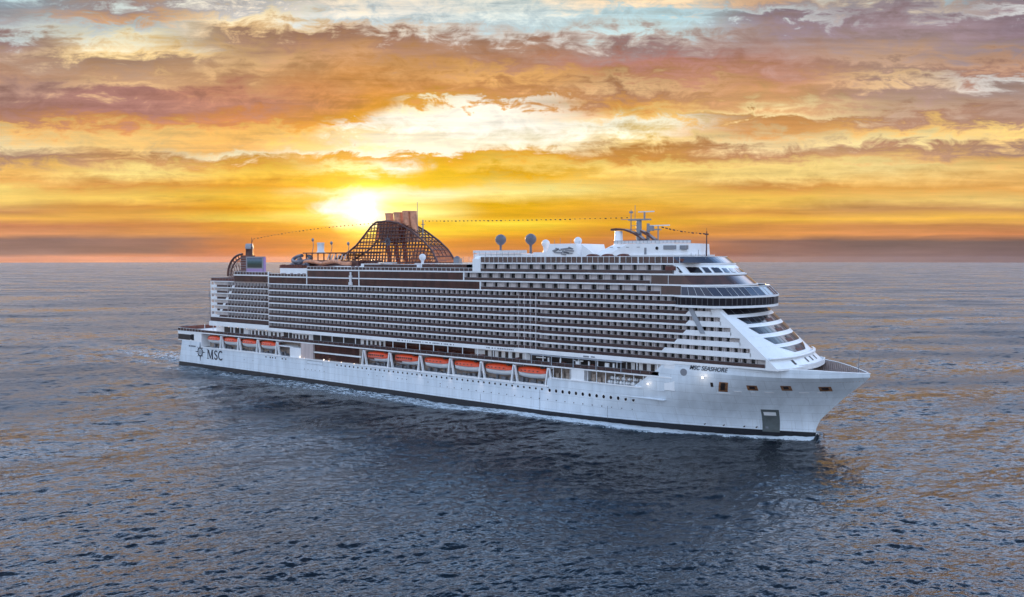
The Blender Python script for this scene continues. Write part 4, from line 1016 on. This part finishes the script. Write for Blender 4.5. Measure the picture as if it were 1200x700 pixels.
# ---------------------------------------------------------------- funnel: lattice shell, casing, pipes, emblem
fun = MB()
PX = np.array([109,112.7,118,123,128,131.5,134.5,141,148,155.6,163,168,171.8]); PT = np.array([54.6,56.3,58.4,61.4,66,69.4,71.2,71.5,70.6,67.2,62.8,58.9,53.6])
def ftop(x): return float(np.interp(x, PX, PT))
def fy(x, z): return 5.9-1.6*min(max((z-51)/21, 0), 1)
BZ = 51.0
def fp(x, z, s): return (x, s*fy(x, z), z)
for s_ in (-1, 1):
    bars = MB()
    for x in np.arange(110, 172, 1.85):                           # leaning uprights
        xx = lambda z: x+(z-BZ)*.14-1
        pts = [fp(xx(z), z, s_) for z in np.arange(BZ, 72, 1.2) if 109 < xx(z) < 171.8 and z < ftop(xx(z))]
        if len(pts) > 1: bars.path(pts, .22, 5)
    for z in np.arange(52.2, 71, 1.5):                           # long level ribs
        xs_ = [x for x in np.arange(109.5, 171.8, .5) if ftop(x) > z]
        if len(xs_) > 8: bars.path([fp(x, z, s_) for x in xs_[::6]+[xs_[-1]]], .26, 5)
    if s_ < 0:
        for x in np.arange(149, 171, 1.9):                       # cross ribs over the forward arch
            bars.tube(fp(x, ftop(x), -1), fp(x, ftop(x), 1), .2, n=5)
        for x in np.arange(112, 134, 3.0): bars.tube(fp(x, ftop(x), -1), fp(x, ftop(x), 1), .18, n=5)
        for yy in (-2.4, 0, 2.4): bars.path([(x, yy, ftop(x)) for x in np.arange(149, 171, 1.9)], .18, 5)
        fo_ = bars.build('funnel', 'funnel', ship, 'lattice funnel housing with raked exhaust pipes')
    else: bars.build('far_lattice', 'funnel', fo_)
for s_ in (-1, 1):
    mb = MB(); pts = [fp(x, ftop(x), s_) for x in np.concatenate([np.arange(109, 171.5, 1.5), [171.8]])]
    for a_, b_ in zip(pts, pts[1:]): mb.tube(a_, b_, .46, n=6)
    mb.build('funnel_arch', 'funnel', fo_)
mb = MB()                                                         # solid casing behind the lattice
mb.prism([(138,-2.4),(147,-2.4),(147,2.4),(138,2.4)], 62, 69.5, 0, [(134.5,-2.8),(151.4,-2.8),(151.4,2.8),(134.5,2.8)])
for x_ in (137, 142, 147): mb.tube((x_+2, 0, 51), (x_, 0, 62.5), .9)
mb.loft([[(x, -fy(x, z)+.12, z) for x in np.linspace(134.0+.14*(z-62), 150-.3*(z-62), 8)] for z in np.linspace(63.5, 70.9, 5)], 0)
mb.loft([[(x, -fy(x, z)+.12, z) for x in np.linspace(154+.5*(z-51), 171.4-(z-51)*.95, 6)] for z in np.linspace(51, 60, 5)], 0)
mb.loft([[(x, -fy(x, z)+.12, z) for x in np.linspace(111, 170, 12)] for z in (51, 53.6)], 0)
mb.loft([[(x, y, ftop(x)-.1) for x in np.linspace(165.5, 171.6, 6)] for y in np.linspace(-5.6, 5.6, 5)], 0)
mb.build('funnel_casing', 'casing', fo_)
for x, top, r_ in ((133.7,71.6,1.9),(138.2,74.9,1.75),(143.8,75.1,2.0),(149.0,75.5,1.9),(152.7,75.3,1.5)):
    mb = MB(); z0 = 62.5; mb.tube((x+1.6, 0, z0), (x, 0, top), r_*1.02, r_, n=16, m=0)
    mb.lathe((x, 0, top-.05), [(0, r_*1.10), (.35, r_*1.12), (.36, r_*.8), (-.9, r_*.75)], 16, m=0)
    for q_ in (.25, .5, .75): mb.tube((x+1.6*(1-q_)+.02, 0, z0+(top-z0)*q_), (x+1.6*(1-q_)-.05, 0, z0+(top-z0)*q_+.3), r_*1.07, n=16)
    mb.build('exhaust_pipe', 'pipe', fo_)
mb = MB(); mb.tube((155.2,0,66), (155.2,0,79.4), .16, .1); mb.tube((131,0,66), (131,0,72.6), .1)
mb.box(158.2,158.5,-.2,.2,64,71.8); mb.box(157.5,159.2,-.2,.2,69.6,69.9); mb.build('funnel_antenna', 'steel', fo_)
emblem(142.6, -fy(142, 63)-.45, 62.6, 2.1, 'dome', fo_, 'funnel_emblem')
# radomes
def dome(x, y, z, r_, matn='dome', ped=2.0, pr=.4):
    mb = MB(); prof = [(0, pr*1.3), (ped*.7, pr), (ped, pr*1.2), (ped+r_*.25, r_*.62), (ped+r_*.65, r_*.93), (ped+r_*1.05, r_), (ped+r_*1.45, r_*.90), (ped+r_*1.75, r_*.62), (ped+r_*1.93, r_*.3), (ped+r_*1.98, .02)]
    mb.lathe((x,y,z), prof, 20); return mb.build('satellite_dome', matn, ship)
dome(169.2, -12, 52.2, 1.45, 'domew', 2.2, .55); dome(182.5, -6, 51.9, 1.35, 'dome', 1.8, .55)
dome(204.6, -6, 57.2, 2.15, 'dome', 3.2, .40); dome(218.8, -6, 57.2, 2.15, 'dome', 3.2, .45)
dome(225.6, -6, 57.4, 1.55, 'domew', 1.9, .8); dome(239.6, -6, 58.6, 1.45, 'domew', 1.6, .5)
# deckhouses on top
mb = MB(); mb.box(196, 221.5, -12, 8, 53.84, 57.0); mb.box(198, 219, -12.4, 8, 57.0, 57.25); th1 = mb.build('top_deck_house', 'white', ship)
MB().box(201, 217, -12.08, -11.9, 54.6, 55.3).build('louvre', 'steel', th1)
railing([(196,-12.2),(221.4,-12.2)], 57.25, 1.1, 1.8, name='roof_railing', mats=('domew','white'))
mb = MB(); 
for x in np.arange(190, 222, 2.7): mb.tube((x,-14,53.9),(x,-14,57.8 if x>196 else 56), .07)
mb.box(187.5, 190.3, -14, -12, 50.54, 55.4, 0); mb.split('light_pole', 'steel', ship)
mb = MB(); mb.box(223.5, 231, -11, 6, 53.84, 57.6); mb.prism([(229,-12),(244.2,-12),(244.2,8),(229,8)], 53.84, 60.6, 0, [(231,-11.6),(242.2,-11.6),(242.2,8),(231,8)])
mb.add([(243.5,-10,60.4),(243.5,-9.7,60.4),(253.5,-9.7,54.0),(253.5,-10,54.0),(243.5,-10,54.0),(243.5,-9.7,54.0)], [(0,3,2,1),(0,4,3),(1,2,5)])
th2 = mb.build('machinery_house', 'white', ship)
mb = MB()                                                        # dark emblem strokes on its side
def stroke(p0, p1, wv): 
    (x0,z0),(x1,z1) = p0,p1; L = math.hypot(x1-x0,z1-z0); nx_,nz_ = -(z1-z0)/L*wv, (x1-x0)/L*wv
    q4 = [(x0-nx_,z0-nz_),(x1-nx_,z1-nz_),(x1+nx_,z1+nz_),(x0+nx_,z0+nz_)]
    mb.add([(a_, -12.22+.0*i, c_) for i, (a_, c_) in enumerate(q4)]+[(a_, -11.5, c_) for a_, c_ in q4], [(0,1,2,3)]+[(i, 4+i, 4+(i+1)%4, (i+1)%4) for i in range(4)])
for a_, b_, w_ in (((232.8,58.0),(235.2,58.8),.28),((233.4,57.6),(236.6,57.4),.22),((236.2,58.6),(240.4,59.0),.26),((236.8,57.9),(239.6,57.2),.30),((238.2,58.2),(241.6,58.0),.2),((236.4,57.0),(238.4,56.7),.22),((234,59.0),(236,58.2),.16),((239.5,59.3),(241.2,58.7),.2),((237.5,57.4),(241,57.2),.15)): stroke(a_, b_, w_)
mb.build('painted_emblem', 'steel', th2)
MB().box(234.5, 242, -12.3, -12.05, 54.2, 54.8).build('louvre', 'dark', th2)
mb = MB()
for x in (231.5, 234, 238.5, 242): mb.tube((x,-9,60.6),(x,-9,61.6+random.random()*2.2), .06)
mb.split('whip_antenna', 'steel', th2)
# observation / radar deckhouse
def dh(z):
    k_ = (z-53.9)/6.6; a0 = 247.+11.*k_**1.4
    return [(a0,-12+k_),(a0+6,-12.6),(280.,-12.6),(283.5-.5*k_,-9),(284.5-.5*k_,0),(283.5-.5*k_,9),(280.,12.6),(a0+6,12.6),(a0,12)]
mb = MB(); mb.loft([[(x,y,z) for x,y in dh(z)] for z in np.linspace(53.84, 60.3, 8)], closed=True, smooth=False, caps=True)
rd = mb.build('radar_deck_house', 'white', ship, 'white deck house below the radar mast')
MB().prism([(253,-13.2),(281,-13.2),(285.5,-8),(285.5,8),(281,13.2),(253,13.2)], 56.2, 56.6).build('deck_edge', 'white', rd)
MB().box(276.6, 281, -12.9, -12.5, 58.3, 59.6).box(281.5,283.6,-11.0,-9.0,58.3,59.6).split('window_band', 'steel', rd)
n=14; MB().lathe((0,0,0), [(0,.55),(.1,.5)], n).build('round_window', 'glass', rd).matrix_basis = Matrix.Translation((274.2,-12.75,58.7)) @ Matrix.Rotation(math.pi/2, 4, 'X')
MB().box(269.6, 270.4, -12.72, -12.5, 56.7, 58.9).build('door', 'steel', rd)
mb = MB()
for x in (256.5, 259.4, 262.8, 266.8): mb.box(x, x+1.1, -12.68, -12.5, 59.0, 59.2)
mb.split('dark_dash', 'steel', rd)
mb = MB()
for x in (250.5, 256.5, 262.5):
    n = 10; vs = [(x+2.2*math.cos(math.pi*i/n), -14.6, 55.9+1.0*math.sin(math.pi*i/n)) for i in range(n+1)]; vb = [(a_, -12.6, c_) for a_, _, c_ in vs]
    mb.add(vs+vb, [tuple(range(n+1))]+[(i, i+1, n+2+i, n+1+i) for i in range(n)])
mb.build('arched_awning', 'rust', ship)
railing([(258,-12.4),(280.5,-12.4),(284,-8)], 60.3, 1.0, 1.4, name='roof_railing', mats=('domew','steel'))
# column, curved maroon arms, radar mast
mb = MB(); mb.lathe((256.2,-6,59.8), [(0,1.75),(1.2,1.5),(4.8,1.35),(5.0,1.3)], 18); mb.build('mast_column', 'white', ship)
mb = MB()
def arm(pts, wv, hv):
    for (x0,z0),(x1,z1) in zip(pts, pts[1:]):
        mb.add([(x0,-6-wv,z0-hv),(x1,-6-wv,z1-hv),(x1,-6-wv,z1+hv),(x0,-6-wv,z0+hv),(x0,-6+wv,z0-hv),(x1,-6+wv,z1-hv),(x1,-6+wv,z1+hv),(x0,-6+wv,z0+hv)], [(0,1,2,3),(5,4,7,6),(3,2,6,7),(1,0,4,5)])
arm([(253.8,65.3),(256,65.5),(259,65.2),(262,64.2),(264.6,62.8),(266.6,61.3),(267.4,60.2)], 1.4, .32)
arm([(265.2,64.6),(267.6,63.4),(270.2,61.6),(271.6,60.4)], 1.2, .4)
mb.build('mast_arm', 'maroon', ship)
mb = MB(); mb.tube((263.0,-4,59.5), (263.0,-4,71.3), 1.05, .85, 10); mb.tube((266.2,-4,59.8), (266.2,-4,69.2), .7, .5, 8)
mb.box(259.6, 266.8, -5, -3, 70.6, 71.2); mb.tube((256.6,-4,71.2), (262,-4,71.2), .14); mb.tube((260.2,-4,65), (260.2,-4,75.3), .22, .12); mb.tube((261.6,-4,71.2), (261.6,-4,77.2), .09)
mb.box(259.7,260.7,-4.4,-3.6,73.8,74.6); mb.tube((264.9,-4,71.2),(264.9,-4,74),.3); mb.box(266.2,268,-4.6,-3.4,66,68.2); mb.tube((269.6,-4,61),(269.6,-4,68),.22)
mb.tube((260.2,-4,68.4),(262.8,-4,68.4),.1); mb.tube((259.3,-4,66.8),(262.8,-4,66.8),.1); mb.box(267.5, 270.5, -4.5, -3.5, 66.3, 66.8)
ms = mb.build('radar_mast', 'steel', ship, 'grey radar mast with scanners on the forward deck house')
ms.scale = (1.1,1,.80); ms.location = (-26.3,0,11.9)
MB().box(262.8, 268.2, -4.3, -3.7, 74.0, 74.45).build('radar_scanner', 'domew', ms)
MB().box(266.8, 273.4, -4.3, -3.7, 68.0, 68.45).build('radar_scanner', 'domew', ms)
mb = MB(); mb.tube((286.8,-2,53.9), (286.8,-2,64.2), .30, .16); mb.box(286.3,287.3,-2.4,-1.6,63,63.5); mb.tube((286.8,-2,64.2),(286.8,-2,65.4),.06); mb.build('fore_mast', 'maroon', ship)
mb = MB()
for x in (283, 286, 288.5, 291): mb.tube((x-1.,-10,53.9),(x-1.,-10,57.+random.random()*1.2), .08)
for x in np.arange(286, 297, 1.5): mb.tube((ux(-9,53.6)-12+(x-286),-9,55.9),(ux(-9,53.6)-12+(x-286),-9,56.8), .05)
mb.lathe((281,-10,56), [(0,.6),(.8,.7),(1.4,.3)], 8); mb.build('signal_lamp_post', 'steel', ship)

# ---------------------------------------------------------------- davits (parts of the ship)
def davit(x, z0, z1, lean=.7):
    mb = MB()
    for s_ in (-1, 1):
        mb.add([(x+s_*1.35-.3,-B+.05,z0),(x+s_*1.35+.3,-B+.05,z0),(x+s_*.3+.22,-B-.1,z1),(x+s_*.3-.22,-B-.1,z1),(x+s_*1.35-.3,-B+.9,z0),(x+s_*1.35+.3,-B+.9,z0),(x+s_*.3+.22,-B+.6,z1),(x+s_*.3-.22,-B+.6,z1)],
               [(0,1,2,3),(5,4,7,6),(0,3,7,4),(1,5,6,2),(3,2,6,7)])
    mb.box(x-1.9, x+1.9, -B+.05, -B+.8, z0-.35, z0)
    mb.box(x-.25, x+.25, -B-.1, -15.6, z1-.5, z1)
    return mb.build('davit', 'white', ship)
MD = [143.2, 158.4, 175.3, 191.2, 206.4, 221.6, 236.6]
for x in MD[1:]:                                            # small lit lamps at the davit feet wash the hull below
    mb = MB(); mb.box(-.15, .15, -.2, .2, -.1, .1); o = mb.build('davit_lamp', 'steel', ship); o.location = (x, -B-.35, 10.35)
    l = bpy.data.lights.new('davit_lamp_light', 'SPOT'); l.energy = 110; l.color = (1,.80,.74); l.spot_size = R(70); l.spot_blend = .8; l.shadow_soft_size = .2
    p = bpy.data.objects.new('davit_lamp_light', l); COL.objects.link(p); p.parent = ship; p.location = (x, -B-1.5, 10.6)
    p.rotation_euler = Vector((0, -.34, 1)).to_track_quat('Z', 'Y').to_euler()
for x in MD: davit(x, 10.9, 17.1)
AD = [27.5, 41.2, 55.6, 70.6, 85.2]
for x in AD[1:]: davit(x, 10.9, 17.1)
mb = MB()
for a_, b_ in list(zip(MD, MD[1:]))+list(zip(AD[1:], AD[2:])):
    mb.box(a_+2, b_-2, -B-.2, -B+.2, 10.82, 11.15)
mb.split('boat_sill', 'white', ship)
mb = MB()                                                         # pipes, lockers and doors on the wall under the boats
for x in np.arange(30, 236, 1.9):
    if 94 < x < 142: continue
    hgt = .4+random.random()*1.6; mb.box(x, x+.6+random.random(), -15.5-.15-random.random()*1.6, -15.4, 10.45, 10.45+hgt)
mb.split('boat_deck_equipment', 'steel', ship)

# ================================================================== things carried by the ship
def boat(tender=False):
    root = empty('lifeboat' if not tender else 'tender_boat')
    L, Bm, H = 13.4, 4.6, 4.1
    def sec(q_, k_):    # q along, k profile list
        e = 1-abs(q_)**3.2
        return e
    rings = []; n_ = 14
    for i in range(n_+1):
        q_ = -1+2*i/n_; e = max(.04, 1-abs(q_)**3.0)**.6; kz = .55*abs(q_)**3
        rings.append([(q_*L/2, y*e*Bm/2, z+kz) for y, z in ((-1.0,2.0),(-.97,1.3),(-.72,.5),(-.25,.05),(0,0),(.25,.05),(.72,.5),(.97,1.3),(1.0,2.0))])
    mb = MB(); mb.loft(rings); mb.add([p for p in rings[0]], [tuple(range(9))]); mb.add([p for p in rings[-1]], [tuple(range(9))[::-1]])
    mb.build('hull', 'boatw', root)
    rings = []
    top = [( -1.06,1.9),(-1.06,2.25),(-.92,3.2),(-.62,3.85),(0,4.1),(.62,3.85),(.92,3.2),(1.06,2.25),(1.06,1.9)]
    if tender: top = [(-1.08,1.55),(-1.08,2.2),(-1.0,3.1),(-.8,3.8),(0,4.15),(.8,3.8),(1.0,3.1),(1.08,2.2),(1.08,1.55)]
    for i in range(n_+1):
        q_ = -1+2*i/n_; e = max(.05, 1-abs(q_)**3.4)**.55; kz = .5*abs(q_)**3; ht = 1-.28*abs(q_)**2.2
        rings.append([(q_*L/2*1.01, y*e*Bm/2, 1.9+(z-1.9)*(ht if z > 1.9 else 1)+kz*(z < 2.3)) for y, z in top])
    mb = MB(); mb.loft(rings); mb.add(rings[0], [tuple(range(9))]); mb.add(rings[-1], [tuple(range(9))[::-1]])
    cn = mb.build('canopy', 'orange', root)
    mb = MB()
    if tender:
        for x in np.arange(-4.6, 4.0, 1.15): mb.box(x, x+.75, -Bm/2*1.03-.04, -Bm/2*.9, 2.45, 3.15)
        mb.box(-4.8, -1.2, -Bm/2*1.1, -Bm/2*.9, .95, 1.7)
    else:
        for x in (-4.4, -2.6, -.8, 1.0, 2.8): mb.box(x, x+.5, -Bm/2*1.02, -Bm/2*.85, 2.65, 2.95)
    mb.box(3.6, 4.6, -1.2, 1.2, 3.6, 4.25)
    mb.split('window', 'rust' if tender else 'dark', cn)
    mb = MB()
    for x in (-4.5, 4.5): mb.tube((x, 0, 3.6), (x, 0, 5.0), .14); mb.box(x-.25, x+.25, -.3, .3, 4.1, 4.5)
    mb.path([(q_*L/2*.97, -(max(.04, 1-abs(q_)**3.0)**.6)*Bm/2*1.08, 1.98+.55*abs(q_)**3) for q_ in np.linspace(-.97, .97, 12)], .10)
    mb.split('fitting', 'steel', root) if 0 else mb.build('fittings', 'steel', root)
    return root
def kids(o): return [c for c in bpy.data.objects if c.parent == o]
def dup(o, parent=None):
    c = o.copy(); COL.objects.link(c); c.parent = parent
    for ch in kids(o): dup(ch, c)
    return c
lb = boat(False); tb = boat(True)
BZ0 = 12.65
ml = [(a_+b_)/2 for a_, b_ in zip(MD, MD[1:])]; al = [(a_+b_)/2 for a_, b_ in zip(AD, AD[1:])]
GL = 'orange and white lifeboats hanging in davits along the ship'
labs_m = ['tender boat with dark windows, aftmost in the middle row of six boats', 'tender boat with dark windows, second in the middle row beside the first lifeboat',
 'plain orange-topped lifeboat, right after the two tender boats', 'orange-topped lifeboat, fourth of the middle row of six boats', 'orange-topped lifeboat, fifth of the middle row, one before the foremost', 'foremost orange-topped lifeboat, beside the forward promenade recess']
labs_a = ['aftmost lifeboat, half hidden behind the stern house above the emblem', 'second lifeboat from the stern, above the big hull lettering', 'third lifeboat from the stern in the aft row', 'fourth lifeboat from the stern, next to the white store block']
used = set()
def place(src, x, lab, cat, z=BZ0, y=-B+2.25, sx=1.0):
    o = src if src.name not in used else dup(src)
    used.add(src.name); o.location = (x, y, z); o.scale = (sx, 1, 1); tag(o, lab, cat, GL); return o
used = set(); first = {'l': True, 't': True}
for i, x in enumerate(ml):
    src, key, cat = (tb, 't', 'tender') if i < 2 else (lb, 'l', 'lifeboat')
    o = src if first[key] else dup(src); first[key] = False
    o.location = (x, -B+2.0, BZ0); tag(o, labs_m[i], cat, GL)
for i, x in enumerate(al):
    o = dup(lb); o.location = (x, -B+2.0, BZ0+.25); o.scale = (.96,1,.95); tag(o, labs_a[i], 'lifeboat', GL)
# life raft canisters on the forward recess
mb = MB(); 
rc = MB(); rings = []
for q_ in np.linspace(-1, 1, 9):
    rad = .62*(1-abs(q_)**6*.45); rings.append([(q_*.95, rad*math.cos(a), .68+rad*math.sin(a)) for a in np.linspace(0, 2*math.pi, 13)[:-1]])
rc.loft(rings, closed=True, caps=True); 
rr = empty('life_raft'); cm = rc.build('canister', 'boatw', rr)
q = MB(); q.box(-.6,-.45,-.66,.66,0,1.32); q.box(.45,.6,-.66,.66,0,1.32); q.box(-.9,.9,-.5,.5,0,.12); q.build('cradle', 'steel', rr)
k0 = 0
for row in range(2):
    for i in range(7):
        o = rr if k0 == 0 else dup(rr); k0 += 1
        o.location = (260.6+i*2.15+row*.4, -18.9+row*1.0, 13.6+row*1.25)
        tag(o, 'white life raft canister stacked in the forward side recess', 'life raft', 'white life raft canisters in the forward recess')
# sun loungers on the open lido terrace
rl = empty('sun_lounger'); MB().box(-.35,.35,-.9,.5,.25,.38).build('seat','rust',rl)
q = MB(); q.add([(-.35,.5,.3),(.35,.5,.3),(.35,1.0,.95),(-.35,1.0,.95),(-.35,.6,.25),(.35,.6,.25),(.35,1.1,.9),(-.35,1.1,.9)], [(0,1,2,3),(5,4,7,6),(3,2,6,7),(0,3,7,4),(1,5,6,2)]); q.build('backrest','rust',rl)
q = MB()
for x in (-.3,.3):
    for y in (-.8,.45): q.box(x-.04,x+.04,y-.04,y+.04,0,.25)
q.build('leg','domew',rl)
for i, x in enumerate(np.arange(81.5, 105, 1.25)):
    o = rl if i == 0 else dup(rl); o.location = (x, -19.0, 47.24)
    tag(o, 'brown sun lounger in the row on the open aft side terrace', 'lounger', 'sun loungers on the aft side terrace')
for i, x in enumerate(np.arange(33, 50, 1.4)):
    o = dup(rl); o.location = (x, -17.6, 44.25); tag(o, 'brown sun lounger on the small stern deck below the slide', 'lounger', 'sun loungers on the small stern deck')
# dressing lines with signal flags
def flagline(p0, p1, sag, n_, lab):
    p0, p1 = Vector(p0), Vector(p1)
    def at(q_): v = p0.lerp(p1, q_); v.z -= sag*4*q_*(1-q_); return v
    L = (p1-p0).length; d = (p1-p0).normalized(); root = empty('flag_line', p0)
    def loc(v): return tuple(v-p0)
    mb = MB(); mb.path([loc(at(q_)) for q_ in np.linspace(0, 1, 24)], .012, 4); mb.build('rope', 'steel', root)
    for i in range(n_):
        q_ = (i+.7)/(n_+.4); v = at(q_)-p0; s_ = .20+.26*random.random(); tw = random.uniform(-.5, .5)
        a_ = v-d*s_; b_ = v+d*s_; dn = Vector((math.sin(tw)*.4, .25*math.cos(tw), -1)).normalized()*(s_*1.1)
        mb = MB(); off = Vector((.02,.03,0))
        mb.add([a_, b_, b_+dn, a_+dn*.9, a_+off, b_+off, b_+dn+off, a_+dn*.9+off], [(0,1,2,3),(5,4,7,6),(0,3,7,4),(1,5,6,2),(3,2,6,7)])
        mb.build('flag', 'flag', root)
    tag(root, lab, 'flags', 'dressing lines of small signal flags over the ship')
flagline((54.6,-11,65.0), (133,-1,71.2), -1.0, 34, 'line of small flags rising from the stern mast to the funnel')
flagline((158.3,0,71.4), (259.8,-4,69.6), .3, 46, 'line of small flags between the funnel and the radar mast')
flagline((271,-4,66.3), (286.8,-2,63.6), .5, 12, 'short line of flags from the radar mast down to the fore mast')

# ------------------------------------------------------------------ evening air over the sea
HB = MB(); HB.box(CX-16000, CX+16000, CY-16000, CY+16000, -3.0, 84.0)
hm = bpy.data.materials.new('evening_haze'); hm.use_nodes = True; hk = hm.node_tree; hk.nodes.remove(hk.nodes['Principled BSDF'])
pv_ = hk.nodes.new('ShaderNodeVolumePrincipled'); pv_.inputs['Color'].default_value = (.50,.50,.66,1); pv_.inputs['Density'].default_value = 1.0e-5; pv_.inputs['Anisotropy'].default_value = .55
hk.links.new(pv_.outputs[0], hk.nodes['Material Output'].inputs['Volume'])
hz = HB.build('haze', [hm]); hz['kind'] = 'stuff'; hz['label'] = 'thin evening haze over the open sea'
